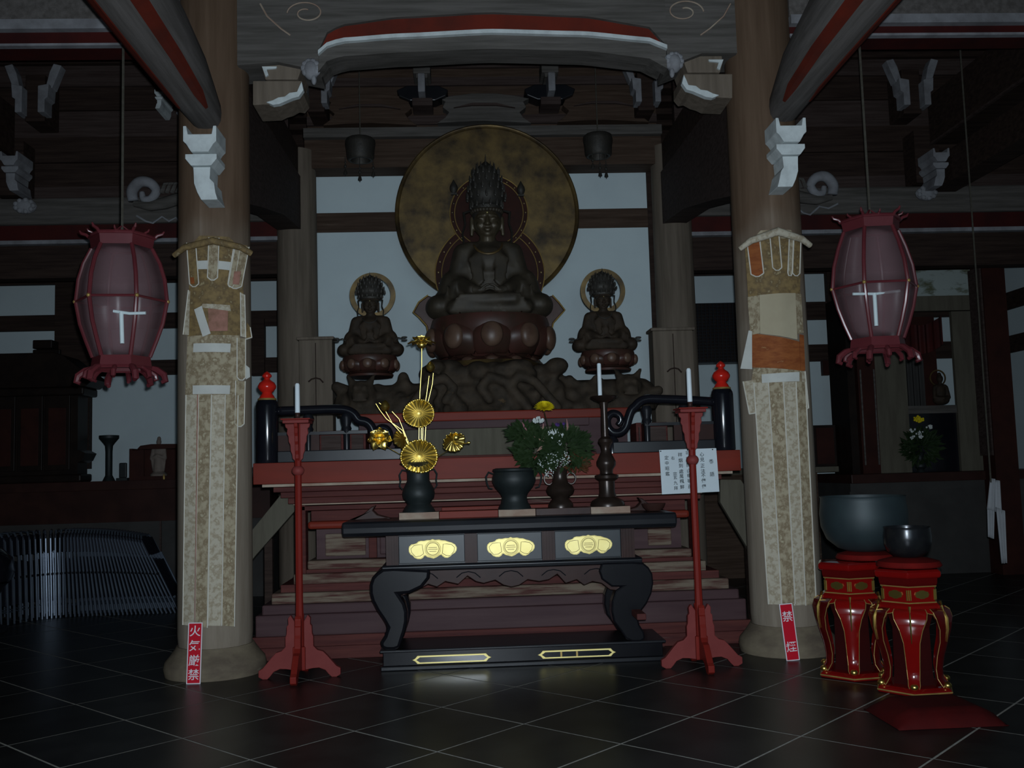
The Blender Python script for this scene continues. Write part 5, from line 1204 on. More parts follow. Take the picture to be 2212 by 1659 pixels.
# ================================================================== BROCADE BANNERS ON THE PILLARS
def banner(xc, word):
    """flat ritual banner following the pillar; pieces are given by the corners they have on the pillar front"""
    Yr = PY-.30
    t = thing('pillar_banner', (xc, PY-.27, .3), 'long brocade banner with %s, on the %s pillar' % (('white tapes and streamers', word) if word == 'left' else ('orange patch and plain cloth', word)), 'banner')
    def surf(x, z, lay): 
        dx = x-xc; return Vector((x, PY-.262-.006*lay+1.55*dx*dx, z))
    def quad(px, lay, m_, name, nu=8, nv=6, th=.004, parent=None, edge=None, wavy=0):
        P = [at(a, b, Yr) for a, b in px]       # tl, tr, br, bl
        def f(u, v):
            p = P[3].lerp(P[2], u).lerp(P[0].lerp(P[1], u), v); return surf(p.x, p.z, lay)+Vector((0, wavy*sin(u*9)*.004, 0))
        o = MB().grid(f, nu, nv, (0, th, 0)).build(name, m_, parent or t, smooth=True)
        if edge:
            pts = []
            if 'l' in edge: pts.append([f(0, v/12) for v in range(13)])
            if 'r' in edge: pts.append([f(1, v/12) for v in range(13)])
            if 'b' in edge: pts.append([f(u/6, 0) for u in range(7)])
            b = MB()
            for q in pts: b.tube([p+Vector((0, -.002, 0)) for p in q], .0042, 5)
            b.build('cord_edge', piping, o, smooth=True)
        return o
    def strip(x0, x1, y0, y1, lay, m_, dx=0, tip=6, name='hanging_tab', w1=None):
        o = quad([(x0, y0), (x1, y0), (x1+dx, y1-tip), (x0+dx, y1-tip)], lay, m_, name, 4, 8, edge='lr')
        P = [(x0+dx, y1-tip), ((x0+x1)/2+dx-3, y1), ((x0+x1)/2+dx+3, y1), (x1+dx, y1-tip)]
        W = [surf(at(a, b, Yr).x, at(a, b, Yr).z, lay) for a, b in P]
        b = MB().add(W+[w_+Vector((0, .004, 0)) for w_ in W], [(0, 1, 2, 3), (7, 6, 5, 4), (0, 4, 5, 1), (1, 5, 6, 2), (2, 6, 7, 3), (3, 7, 4, 0)]); b.build('tab_tip', m_, o)
        MB().tube([w_+Vector((0, -.002, 0)) for w_ in W], .0042, 5).build('cord_edge', piping, o); return o
    if word == 'left':
        MB().tube([at(376, 552, PY-.26), at(400, 534, PY-.30), at(460, 520, PY-.33), at(520, 534, PY-.30), at(543, 548, PY-.26)], [.018, .022, .024, .022, .02], 10).build('banner_rod', brocade_dark, t, smooth=True)
        quad([(428, 507), (490, 507), (505, 522), (412, 524)], 2, brocade_dark, 'banner_head')
        quad([(403, 522), (524, 520), (516, 620), (404, 620)], 1, brocade_dark, 'banner_canopy', 10, 8)
        strip(400, 421, 522, 618, 4, brocade_dark, 7); strip(450, 471, 512, 604, 4, brocade, -3); strip(503, 529, 524, 619, 4, brocade, -14)
        strip(500, 512, 524, 616, 3, brocade, -12)
        quad([(423, 562), (450, 561), (450, 580), (425, 580)], 3, tape_m, 'white_tape'); quad([(470, 561), (499, 562), (495, 580), (469, 579)], 3, tape_m, 'white_tape')
        quad([(408, 598), (417, 598), (419, 612), (411, 612)], 5, cloth_orange, 'orange_patch'); quad([(501, 582), (514, 580), (510, 610), (498, 610)], 5, cloth_pink, 'pink_patch')
        quad([(403, 620), (517, 620), (520, 720), (401, 724)], 1, brocade_dark, 'banner_body', 10, 8)
        quad([(400, 724), (510, 720), (506, 860), (394, 864)], 1, brocade, 'banner_body', 10, 8)
        strip(388, 404, 700, 728, 0, brocade, 1) if 0 else None
        quad([(403, 624), (407, 626), (404, 722), (390, 720)], 2, brocade_pale, 'side_streamer', edge='l'); quad([(512, 626), (520, 630), (522, 724), (513, 722)], 2, brocade_pale, 'side_streamer', edge='lr')
        quad([(524, 690), (530, 700), (533, 722), (520, 728)], 1, brocade_dark, 'side_streamer', edge='rb')
        quad([(436, 655), (492, 656), (494, 669), (432, 663)], 3, brocade_pale, 'curved_band'); quad([(447, 664), (488, 666), (487, 712), (449, 714)], 2, cloth_pink, 'faded_patch')
        quad([(418, 668), (435, 660), (454, 720), (437, 727)], 5, tape_m, 'white_tape'); quad([(416, 741), (494, 740), (493, 759), (415, 760)], 4, tape_m, 'white_tape')
        quad([(414, 832), (493, 831), (492, 850), (414, 851)], 4, tape_m, 'white_tape')
        strip(506, 522, 726, 818, 3, brocade, -0); strip(503, 521, 820, 920, 2, brocade, -2)
        quad([(522, 784), (529, 790), (530, 810), (522, 816)], 2, tape_m, 'side_streamer')
        L_ = [(397, 426, 389, 417), (427, 455, 419, 446), (455, 484, 447, 475), (483, 508, 476, 501)]
        for i, (a, b, c, d) in enumerate(L_):
            quad([(a, 852), (b, 852), (d, 1354+(i % 2)*3), (c, 1353)], 2+(i % 2), brocade if i % 2 else brocade_pale, 'banner_leg', 4, 16, edge='lr')
        quad([(424, 852), (427, 852), (420, 1350), (417.5, 1350)], 4, cloth_pink, 'pink_cord', 1, 14)
    else:
        MB().tube([at(1598, 538, PY-.26), at(1622, 520, PY-.30), at(1680, 500, PY-.33), at(1732, 516, PY-.30), at(1750, 530, PY-.26)], [.018, .024, .03, .024, .02], 10).build('banner_rod', brocade_pale, t, smooth=True)
        quad([(1648, 494), (1712, 494), (1730, 512), (1628, 515)], 2, brocade, 'banner_head')
        quad([(1618, 514), (1737, 510), (1735, 632), (1626, 640)], 1, brocade_dark, 'banner_canopy', 10, 8)
        strip(1621, 1645, 516, 594, 4, cloth_orange, 8); strip(1665, 1684, 508, 583, 4, brocade_dark, 6); strip(1718, 1736, 506, 594, 4, brocade_dark, -4); strip(1708, 1718, 506, 594, 3, brocade, -4)
        quad([(1624, 636), (1648, 634), (1650, 716), (1630, 720)], 2, brocade, 'side_band'); quad([(1722, 632), (1737, 632), (1742, 716), (1726, 720)], 2, brocade, 'side_band')
        quad([(1646, 634), (1722, 631), (1726, 732), (1648, 718)], 3, cloth_plain, 'plain_cloth', 8, 6, wavy=1)
        quad([(1634, 716), (1742, 738), (1744, 800), (1630, 790)], 2, cloth_orange, 'orange_brown_patch', 10, 8, wavy=1)
        quad([(1637, 790), (1742, 800), (1742, 826), (1632, 828)], 1, brocade, 'banner_body'); quad([(1731, 720), (1742, 722), (1745, 798), (1733, 798)], 3, cloth_orange, 'orange_side_strip')
        quad([(1625, 710), (1631, 712), (1632, 795), (1611, 792)], 6, tape_m, 'folded_white_cloth', 4, 8)
        quad([(1650, 807), (1729, 803), (1729, 823), (1651, 826)], 5, tape_m, 'white_tape')
        quad([(1618, 820), (1636, 818), (1642, 890), (1630, 892)], 1, brocade_pale, 'side_streamer', edge='lb'); quad([(1738, 800), (1746, 800), (1754, 880), (1738, 888)], 1, brocade_pale, 'side_streamer', edge='rb')
        L_ = [(1637, 1665, 1668, 1693), (1664, 1694, 1693, 1720), (1693, 1723, 1719, 1744), (1722, 1745, 1743, 1768)]
        for i, (a, b, c, d) in enumerate(L_):
            quad([(a, 824), (b, 824), (d, 1308-(i % 2)*3), (c, 1309)], 2+(i % 2), brocade if i % 2 else brocade_pale, 'banner_leg', 4, 16, edge='lr')
banner(PXL, 'left'); banner(PXR, 'right')

# ================================================================== RED CANDLE STANDS ON THE FLOOR
def candle_stand(pxb, pyb, yr, ytop, ycandle, dirty, word):
    Y = yr; xb = at(pxb, pyb, Y).x; k = Y/FPX
    t = thing('candle_stand', (xb, Y, 0), 'tall red painted floor candle stand %s' % word, 'candle stand')
    zt = at(pxb, ytop, Y).z
    MB().tube([(xb, Y, .08), (xb, Y, .5), (xb, Y, zt-.02)], [.034, .024, .022], 8).build('pole', red_pole, t, smooth=False)
    MB().box(xb-.040, xb+.040, Y-.04, Y+.04, .05, .20).build('hub', red_pole, t, bevel=.006)
    # flared top: four scalloped fins under a square tray
    MB().box(xb-.085, xb+.085, Y-.085, Y+.085, zt-.022, zt).build('tray', pink_paint, t, bevel=.005)
    MB().box(xb-.095, xb+.095, Y-.095, Y+.095, zt, zt+.010).build('tray_rim', red_pole, t, bevel=.003)
    fin = [(.015, -.022), (.082, -.022), (.078, -.045), (.066, -.055), (.070, -.085), (.060, -.105), (.058, -.14), (.048, -.16), (.046, -.20), (.036, -.225), (.034, -.25), (.015, -.27)]
    foot = [(.03, .36), (.055, .40), (.072, .38), (.070, .34), (.080, .33), (.082, .28), (.090, .26), (.090, .20), (.115, .175), (.150, .165), (.175, .14), (.205, .105), (.235, .07), (.262, .055), (.262, .015), (.235, 0), (.205, 0), (.185, .02), (.165, .045), (.125, .062), (.085, .060), (.03, .05)]
    for q in range(4):
        R4 = Matrix.Rotation(pi/2*q, 3, 'Z')
        for nm, sh, dz, th in (('top_fin', fin, zt, .012), ('foot', foot, 0, .02)):
            b = MB().prism([(a, c+dz) for a, c in sh], -th, th); b.v = [tuple(R4 @ Vector(p)+Vector((xb, Y, 0))) for p in b.v]
            b.build(nm, pink_paint if q in (0, 2) else red_pole, t, bevel=.004)
    MB().sph((xb, Y, zt-.33), (.042, .042, .035), 14, 8).build('knop', pink_paint, t, smooth='all')
    MB().lathe([(.02, zt+.01), (.014, zt+.02), (.016, zt+.045), (.02, zt+.05)], (xb, Y, 0), 12).build('candle_cup', lacq_brown, t, smooth=True)
    zc = zt+.05; hc_ = at(pxb, ycandle, Y).z-zc
    r = .0165
    solo(MB().lathe([(.0001, 0), (r, 0), (r, .02), (r*.95, hc_*.95), (r*.6, hc_), (.001, hc_)], (xb, Y, zc), 14), 'candle', candle_m, 'white candle burning low on the %s red floor stand' % word.split()[0] if 0 else 'white unlit candle standing on the %s red floor stand' % ('left' if pxb < 1000 else 'right'), 'candle', smooth=True)
candle_stand(648, 1440, 6.50, 908, 828, 0, 'left of the black table')
candle_stand(1515, 1420, 6.35, 884, 795, 0, 'right of the black table')

# ================================================================== RED BOWL STANDS WITH BRONZE BOWLS
def bowl_stand(px, Y, ytop, k, word):
    xc = at(px, 1400, Y).x; H_ = at(px, ytop, Y).z
    t = thing('bowl_stand', (xc, Y, 0), 'red lacquer hexagonal gilt edged stand, %s' % word, 'stand')
    R0 = .185*k; n = 6; TA = atan2(-Y, -xc)
    L = lambda prof, nm, m_, nn=6, a0=TA, **kw: MB().lathe(prof, (xc, Y, 0), nn, a0=a0).build(nm, m_, t, **kw)
    L([(R0*1.02, H_-.055), (R0*1.08, H_-.045), (R0*1.08, H_-.02), (R0*.98, H_-.008), (R0*.6, H_-.004)], 'top_board', red_lac, bevel=.006)
    L([(R0*.90, H_-.10), (R0*.94, H_-.085), (R0*.96, H_-.055)], 'upper_neck', red_lac_d)
    L([(R0*.84, H_-.19), (R0*.84, H_-.10)], 'neck_drum', red_lac)
    L([(R0*1.0, H_-.225), (R0*.98, H_-.205), (R0*.88, H_-.19)], 'shoulder', red_lac, bevel=.004)
    for z_, rr in ((H_-.10, .90), (H_-.19, .885)): L([(R0*rr, z_-.004), (R0*rr+.003, z_), (R0*rr, z_+.004)], 'gilt_fillet', gold_line if 0 else gold_line)
    LW = (.095, .105, .100, .070, .050, .044, .040, .036, .036, .030)
    leg = [(R0*.92, H_-.22), (R0*1.04, H_-.235), (R0*1.12, H_-.27), (R0*1.13, H_-.33), (R0*1.06, H_-.40), (R0*.93, H_-.48), (R0*.86, H_-.55), (R0*.88, .085), (R0*.99, .055), (R0*1.04, .040)]
    L([(R0*.66, .042), (R0*.62, .12), (R0*.60, .35), (R0*.80, H_-.22)], 'reflection_core', red_reflection)  # added core; its dark red paints the reflection between the legs
    zmin = .04
    for j in range(6):
        a = TA+pi/3*j
        d = Vector((cos(a), sin(a), 0)); sd = Vector((-sin(a), cos(a), 0)); ax = Vector((xc, Y, 0))
        b = MB(); m_ = len(leg); vs = []
        for i, (r_, z_) in enumerate(leg):
            wd = LW[i]*k; th = (.03, .03, .03, .03, .028, .026, .024, .024, .03, .02)[i]
            vs += [ax+d*(r_)+sd*wd*.8+Vector((0, 0, z_)), ax+d*(r_+.010)+Vector((0, 0, z_)), ax+d*r_-sd*wd*.8+Vector((0, 0, z_)), ax+d*(r_-th)-sd*wd*.5+Vector((0, 0, z_)), ax+d*(r_-th)+sd*wd*.5+Vector((0, 0, z_))]
        fs = [(i*5+q, i*5+(q+1) % 5, i*5+5+(q+1) % 5, i*5+5+q) for i in range(m_-1) for q in range(5)]+[(0, 1, 2, 3, 4), tuple((m_-1)*5+q for q in (4, 3, 2, 1, 0))]
        lg = b.add(vs, fs).build('leg', red_lac_d if j % 2 else red_lac, t, smooth=True)
        MB().tube([ax+d*(leg[i][0]+.012)+Vector((0, 0, leg[i][1])) for i in range(1, 5)], [.003, .006, .005, .002], 6).build('gilt_strip', gold, lg, smooth=True)
        for s in (-1, 1):
            MB().tube([ax+d*(r_-.004)+sd*s*LW[i]*k*.84+Vector((0, 0, z_)) for i, (r_, z_) in enumerate(leg)], .0022, 5).build('gilt_edge', gold_line, lg)
        MB().sph(ax+d*(R0*1.06)+Vector((0, 0, .052)), (.022, .022, .018), 12, 8).build('scroll_foot', gold, lg, smooth='all')
        # drum plaque on each face and gilt studs at each corner
        af = a+pi/6; df = Vector((cos(af), sin(af), 0)); sf = Vector((-sin(af), cos(af), 0)); rr = R0*.84*cos(pi/6)+.002
        q_ = [(-.052, 0), (-.044, .016), (-.026, .020), (-.012, .026), (.012, .026), (.026, .020), (.044, .016), (.052, 0), (.044, -.016), (.026, -.020), (.012, -.026), (-.012, -.026), (-.026, -.020), (-.044, -.016)]
        V = [ax+df*rr+sf*a_*k*.8+Vector((0, 0, H_-.145+c_*.9)) for a_, c_ in q_]; V += [v+df*.004 for v in V]; nn = len(q_)
        MB().add(V, [tuple(range(nn)), tuple(range(nn, 2*nn))[::-1]]+[(i, (i+1) % nn, nn+(i+1) % nn, nn+i) for i in range(nn)]).build('gilt_plaque', gold, t)
        cb_ = MB(); rc = R0*.85
        for s in (-1, 0, 1): cb_.tube([ax+d*rc+sd*s*.010+Vector((0, 0, H_-.175)), ax+d*rc+sd*s*.010+Vector((0, 0, H_-.118))], .004, 6)
        cb_.build('gilt_corner_bead', gold, t, smooth=True); cb_ = MB()
        cb_.tube([ax+d*(R0*1.02)+Vector((0, 0, H_-.205)), ax+d*(R0*1.10)+Vector((0, 0, H_-.24))], [.009, .002], 6); cb_.build('gilt_pendant', gold, t, smooth=True)
        # cusped apron between legs
        rr2 = R0*1.0; fa = [(-.5, 0), (.5, 0), (.5, -.075), (.34, -.060), (.24, -.030), (.10, -.025), (0, -.018), (-.10, -.025), (-.24, -.030), (-.34, -.060), (-.5, -.075)]
        w2 = R0*.95; V = [ax+df*rr2*cos(pi/6)*1.02+sf*a_*w2+Vector((0, 0, H_-.222+c_)) for a_, c_ in fa]; V += [v-df*.012 for v in V]; nn = len(fa)
        ap = MB().add(V, [tuple(range(nn)), tuple(range(nn, 2*nn))[::-1]]+[(i, (i+1) % nn, nn+(i+1) % nn, nn+i) for i in range(nn)]).build('cusped_apron', red_lac, t)
        MB().tube([v+df*.002 for v in V[2:nn]], .0025, 5).build('gilt_edge', gold_line, ap)
    L([(R0*1.16, 0), (R0*1.20, .008), (R0*1.18, .026), (R0*1.06, .040), (R0*.9, .042)], 'base_ring', red_lac, bevel=.004)
    L([(R0*1.205, .012), (R0*1.215, .016), (R0*1.205, .020)], 'gilt_base_line', gold_line)
    return xc, H_
def bowl(name, xc, Y, z, r, h, m_, label, cush):
    cz = z
    cu = MB().lathe([(cush*.97, 0), (cush, .008), (cush*.93, .030), (cush*.6, .046), (cush*.3, .050), (.001, .05)], (xc, Y, z), 24)
    cu_o = solo(cu, 'bowl_cushion', red_cloth, 'round red cloth cushion under the %s bronze bowl' % ('large teal' if r > .2 else 'small black'), 'cushion', smooth=True)
    b = MB().lathe([(r*.40, 0), (r*.62, h*.06), (r*.86, h*.22), (r*.98, h*.45), (r, h*.68), (r*.97, h*.90), (r*.96, h*.97), (r*.98, h), (r*.93, h), (r*.91, h*.9), (r*.92, h*.6), (r*.8, h*.3), (r*.4, h*.08), (.001, h*.06)], (xc, Y, z+.047), 40)
    o = solo(b, name, m_, label, 'bowl', smooth=True)
x2, h2 = bowl_stand(1970, 5.52, 1222, 1.0, 'the nearer one under the small black bowl')
bowl('singing_bowl', x2+.012, 5.52, h2, 50/FPX*5.52, .175, bell_m, 'small glossy black singing bowl on the nearer red stand', .178)
x1_, h1 = bowl_stand(1842, 5.95, 1208, 1.0, 'the farther one under the large teal bowl')
bowl('singing_bowl', at(1864, 1100, 5.98).x, 5.98, h1, 92/FPX*5.98, .335, bell_big, 'large dull teal singing bowl on the farther red stand', .180)
# flat cushion on the floor before the stands
cp = MB(); cx_, cy_ = at(2014, 1540, 4.93).x, 4.93
cp.grid(lambda u, v: (cx_-.27+.54*u, cy_-.22+.42*v, .085*(min(1, 5.*min(u, 1-u))**.5)*(min(1, 5*min(v, 1-v))**.5)*.9+.004), 20, 20, (0, 0, -.0035))
solo(cp, 'floor_cushion', cushion_m, 'dark red square floor cushion in front of the red bowl stands', 'cushion', smooth='all')

# ================================================================== HANGING LANTERNS
def lantern(cx, Y, rows, label, rot, T_):
    """rows: (y px, radius px)"""
    k = Y/FPX; yb = rows[-1][1]; t = None
    zt = at(cx, rows[0][0], Y).z; xc = at(cx, 640, Y).x; zb = at(cx, rows[-1][0], Y).z
    t = thing('hanging_lantern', (xc, Y, zb-.08), label, 'lantern')
    pr = [(at(cx, y, Y).z, r*k) for y, r in rows]
    def pt(j, z, r): a = rot+pi/3*j; return Vector((xc+r*cos(a), Y+r*sin(a), z))
    body = pr[1:-1]
    for j in range(6):
        MB().tube([pt(j, z, r) for z, r in body], .014, 8).build('rib', lantern_red, t, smooth=True)
        # panes, upper and lower
        def pane(lo, hi, nm):
            def P(u, v):
                i = lo+(hi-lo)*v; i0 = min(int(i), hi-1); f = i-i0; z = body[i0][0]*(1-f)+body[i0+1][0]*f; r = body[i0][1]*(1-f)+body[i0+1][1]*f
                a, b = pt(j, z, r*.985), pt(j+1, z, r*.985); return a.lerp(b, .03+.94*u)
            MB().grid(P, 2, (hi-lo)*2, (0, 0, .0008)).build(nm, lantern_pane, t, smooth='all')
        mid = len(body)//2
        pane(0, mid, 'upper_pane'); pane(mid, len(body)-1, 'lower_pane')
        z, r = body[mid]; MB().tube([pt(j, z, r*1.0), pt(j+1, z, r*1.0)], .009, 6).build('middle_rail', lantern_red, t)
        MB().sph(pt(j, z, r*1.02), .014, 8, 6).build('gilt_stud', gold_line, t, smooth='all')
        for (z, r), s in ((body[0], 1), (body[-1], -1)):        # collars
            A_, B_ = pt(j, z, r*1.02), pt(j+1, z, r*1.02); h = .075*s
            b = MB(); up = Vector((0, 0, h)); inn = (Vector((xc, Y, z))-(A_+B_)/2).normalized()*.012
            ex = 1.06; A2 = Vector((xc, Y, z))+(A_-Vector((xc, Y, z)))*ex+up; B2 = Vector((xc, Y, z))+(B_-Vector((xc, Y, z)))*ex+up
            b.add([A_, B_, B2, A2, A_+inn, B_+inn, B2+inn, A2+inn], [(0, 1, 2, 3), (7, 6, 5, 4), (0, 4, 5, 1), (1, 5, 6, 2), (2, 6, 7, 3), (3, 7, 4, 0)])
            b.build('collar_board', lantern_red, t)
            m2 = (A2+B2)/2; MB().tube([A2, m2+(m2-Vector((xc, Y, m2.z)))*.06, B2], .012, 6).build('collar_rail', lantern_red, t)
            # curled horn at each corner and on each side
            for q, sc in ((A2, .62 if s > 0 else 1.), (m2, .45 if s > 0 else .75)):
                d = (q-Vector((xc, Y, q.z))).normalized(); u_ = Vector((0, 0, s))
                if s > 0: path = [q, q+d*.03*sc+u_*.03*sc, q+d*.08*sc+u_*.045*sc, q+d*.10*sc+u_*.075*sc]; rr = [.018*sc, .018*sc, .016*sc, .008*sc]
                else: path = [q, q+d*.03*sc+u_*.01*sc, q+d*.075*sc+u_*.045*sc, q+d*.085*sc+u_*.085*sc, q+d*.06*sc+u_*.095*sc]; rr = [.018*sc, .022*sc, .024*sc, .022*sc, .014*sc]
                MB().tube(path, rr, 8).build('curled_horn', lantern_red, t, smooth=True)
    # floor disc, top disc and white T of bar and tube behind the front pane
    z, r = body[-1]; MB().lathe([(r*.95, z-.03), (r*.95, z-.015)], (xc, Y, 0), 6, a0=rot).build('bottom_board', lantern_red, t)
    z2, r2 = body[0]; MB().lathe([(r2*.95, z2+.015), (r2*.95, z2+.03)], (xc, Y, 0), 6, a0=rot).build('top_board', lantern_red, t)
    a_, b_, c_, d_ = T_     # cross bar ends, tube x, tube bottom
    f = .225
    t_bar = MB().tube([at(a_[0], a_[1], Y-f), at(b_[0], b_[1], Y-f)], .007, 8).build('cross_bar', white_t, t) if 0 else MB().tube([at(a_[0], a_[1], Y-f), at((a_[0]+b_[0])/2, (a_[1]+b_[1])/2+3, Y-f), at(b_[0], b_[1], Y-f)], .010, 8).build('cross_bar', white_t, t)
    MB().tube([at(c_[0], c_[1], Y-f), at(d_[0], d_[1], Y-f)], .014, 10).build('upright_tube', white_t, t, smooth=True)
    MB().tube([Vector((xc, Y, z2+.1)), Vector((xc, Y, CEIL))], .009, 6).build('hanging_rod', rope_m, t)
    b = MB()
    for j in range(3): b.tube([pt(j*2, z2+.02, r2*.9), Vector((xc, Y, z2+.16))], .006, 5)
    b.build('hanger', lantern_red, t)
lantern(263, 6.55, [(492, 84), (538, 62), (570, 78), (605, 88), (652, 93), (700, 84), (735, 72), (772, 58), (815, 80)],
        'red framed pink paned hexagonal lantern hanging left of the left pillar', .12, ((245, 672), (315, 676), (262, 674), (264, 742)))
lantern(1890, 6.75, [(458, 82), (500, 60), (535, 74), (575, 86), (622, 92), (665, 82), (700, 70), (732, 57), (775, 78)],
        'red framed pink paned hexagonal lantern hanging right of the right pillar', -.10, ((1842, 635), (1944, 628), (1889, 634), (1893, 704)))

# ================================================================== FOLDING CHAIRS
def make_chair():
    t = thing('folding_chair', (0, 0, 0), 'folded steel chair with dark blue vinyl in the leaning row', 'chair', 'folding chairs leaning in the row')
    # folded chair: plane is local YZ, thickness along x; width .42 in y, height .82
    w_ = .21
    MB().tube([(0, -w_, 0), (0, -w_*.96, .55), (0, -w_*.90, .76), (0, -w_*.55, .83), (0, w_*.55, .83), (0, w_*.90, .76), (0, w_*.96, .55), (0, w_, 0)], .0095, 6).build('front_frame', chrome, t, smooth=True, local=True)
    MB().tube([(.022, -w_*.84, .02), (.022, -w_*.84, .40), (.018, -w_*.84, .62)], .0085, 6).build('rear_leg', chrome, t, smooth=True, local=True)
    MB().tube([(.022, w_*.84, .02), (.022, w_*.84, .40), (.018, w_*.84, .62)], .0085, 6).build('rear_leg', chrome, t, smooth=True, local=True)
    MB().box(-.010, .010, -w_*.84, w_*.84, .62, .80).build('backrest', vinyl, t, local=True, bevel=.006)
    MB().box(.006, .020, -w_*.78, w_*.78, .16, .55).build('seat', vinyl, t, local=True, bevel=.006)
    MB().tube([(.022, -w_*.84, .10), (.022, w_*.84, .10)], .007, 5).build('stretcher', chrome, t, local=True)
    MB().tube([(.0, -w_*.98, .42), (.024, -w_*.98, .42)], .012, 6).build('hinge', lacq_m, t, local=True)
    return t
c0 = make_chair(); N_ = 26
YC = 10.02
for i in range(N_):
    o = c0 if i == 0 else copy_tree(c0)
    u = i/(N_-1); x = X(392, YC, 1308)*(u)+X(160, YC, 1308)*(1-u)
    if i == N_-1: o['label'] = 'rightmost and most tilted folded chair of the row, nearest the left pillar'; del o['group']
    o.location = (x, YC, 0.0); o.rotation_euler = (0, -(.05+.40*u**1.15), .04-.03*u)
N2 = 12
for i in range(N2):
    o = copy_tree(c0); u = (i+1)/N2
    p = Vector((X(150-150*u, 9.95-.25*u*u, 1320), 9.98-.55*u*u, 0)); o.location = p
    o.rotation_euler = (0, -(.02+.02*u), .12+.95*u)
    o['label'] = 'folded steel chair in the fanned group at the left edge of the picture'; o['group'] = 'folding chairs fanned out at the left edge'

# ================================================================== SIDE ALTARS
zcL = Z(1040, 10.9, 200)
t = thing('side_counter', (-4.3, 11.4, 0), 'long dark side altar counter behind the folding chairs on the left', 'counter')
MB().box(HALL_L+.05, BXL-.45, 10.85, WALL_R-.03, zcL-.10, zcL).build('counter_top', lacq_brown, t, bevel=.006)
MB().box(HALL_L+.05, BXL-.5, 10.95, WALL_R-.03, zcL-.45, zcL-.10).build('drawer_band', lacq_brown, t)
MB().box(HALL_L+.05, BXL-.5, 10.92, WALL_R-.03, 0, zcL-.45).build('counter_front', counter_m, t)
MB().box(X(345, 10.9), X(349, 10.9), 10.90, 10.92, .3, zcL-.45).build('joint_strip', wood_rafter, t)
# big dark shrine cabinet
YS = 11.55
def shrine():
    x1 = X(193, 11.95); x0 = HALL_L+.15; zb = zcL; xr = X(222, YS)-.1
    t = thing('shrine_cabinet', ((x0+x1)/2, 11.4, zb), 'large black shrine cabinet with sweeping roof on the left side altar', 'cabinet')
    MB().box(x0, x1+.06, YS+.0, 11.9, zb, zb+.09).build('base_moulding', zushi_m, t, bevel=.02)
    MB().box(x0, x1, YS+.05, 11.9, zb+.09, Z(830, YS, 150)).build('cabinet_body', zushi_m, t)
    n = 5
    for k in range(n):
        a = x0+.05+(x1-x0-.1)*k/n; b = x0+.05+(x1-x0-.1)*(k+1)/n-.03
        MB().box(a, b, YS+.02, YS+.05, zb+.14, Z(850, YS, 150)).build('door_panel', zushi_m, t, bevel=.006)
        MB().box(a+.04, b-.04, YS+.012, YS+.022, zb+.2, Z(880, YS, 150)).build('door_inset', shrine_red, t, bevel=.003)
    MB().box(x0, x1+.08, YS-.02, 11.95, Z(962, YS, 150)-.03, Z(962, YS, 150)+.03).build('corner_cornice', zushi_m, t, bevel=.02) if 0 else None
    MB().prism([(x1, Z(975, YS)), (x1+.05, Z(970, YS)), (x1+.09, Z(955, YS)), (x1+.02, Z(948, YS)), (x1, Z(948, YS))], YS+.05, YS+.4).build('side_knob', zushi_m, t)
    MB().box(x0, x1+.10, YS-.05, 11.95, Z(832, YS), Z(815, YS)).build('cornice', zushi_m, t, bevel=.02)
    P = [(x0, Z(815, YS)), (x1+.13, Z(815, YS)), (xr+.02, Z(800, YS)), (xr-.03, Z(792, YS)), (X(175, YS), Z(775, YS)), (X(140, YS), Z(748, YS)), (X(120, YS), Z(742, YS)), (x0, Z(742, YS))]
    MB().prism(P, YS-.08, 11.95).build('roof', zushi_m, t, bevel=.01)
    MB().box(X(56, YS), X(116, YS), YS+.2, 11.7, Z(742, YS), Z(730, YS)).build('ridge_base', zushi_m, t, bevel=.01)
    MB().box(X(64, YS), X(106, YS), YS+.25, 11.6, Z(730, YS), Z(712, YS)).build('ridge_box', zushi_m, t, bevel=.01)
shrine()
# tall lotus-headed stand, small tablet, small red shrine with pale figure
b, c = lathe_px(235, 11.3, [(6, 965), (20, 966), (20, 972), (12, 982), (8, 988), (7, 1000), (7, 1050), (10, 1056), (13, 1062)], z0=zcL)
t = thing('dark_candlestick', c, 'dark green candlestick with a wide pan on the left side altar', 'candlestick'); b.build('body', bronze_green, t, smooth=True)
xt = X(266, 11.3, 1040); t = thing('memorial_tablet', (xt, 11.3, zcL), 'small dark memorial tablet beside the red shrine box', 'tablet')
MB().box(xt-.04, xt+.04, 11.28, 11.32, zcL+.03, zcL+.20).build('tablet_board', bronze_green, t, bevel=.01); MB().box(xt-.06, xt+.06, 11.25, 11.35, zcL, zcL+.03).build('tablet_foot', bronze_green, t)
xa, xb = X(280, 11.2), X(392, 11.2); zt_ = Z(968, 11.2, 330)
t = thing('small_shrine', ((xa+xb)/2, 11.35, zcL), 'small open dark red shrine box holding a pale figure on the left side altar', 'shrine')
MB().box(xa, xb, 11.45, 11.5, zcL, zt_).build('back_board', shrine_red, t)
MB().box(xa, xa+.03, 11.2, 11.45, zcL, zt_).build('side_board', shrine_red, t); MB().box(xb-.03, xb, 11.2, 11.45, zcL, zt_).build('side_board', shrine_red, t)
MB().box(xa+.03, xb-.03, 11.2, 11.45, zcL, zcL+.04).build('floor_board', shrine_red, t)
MB().prism([(xa+.1, zt_), (xa+.13, zt_+.03), (xa+.25, zt_+.045), (xb-.05, zt_+.04), (xb+.02, zt_+.01), (xb+.02, zt_-.01), (xa+.1, zt_-.01)], 11.17, 11.5).build('curved_roof', shrine_red, t)
for q, xd in ((-1, xa+.03),): MB().box(xd, xd+.14, 11.17, 11.19, zcL+.04, zt_-.02).build('door_leaf', shrine_red, t)
xf = X(342, 11.3, 1020); k = 11.3/FPX
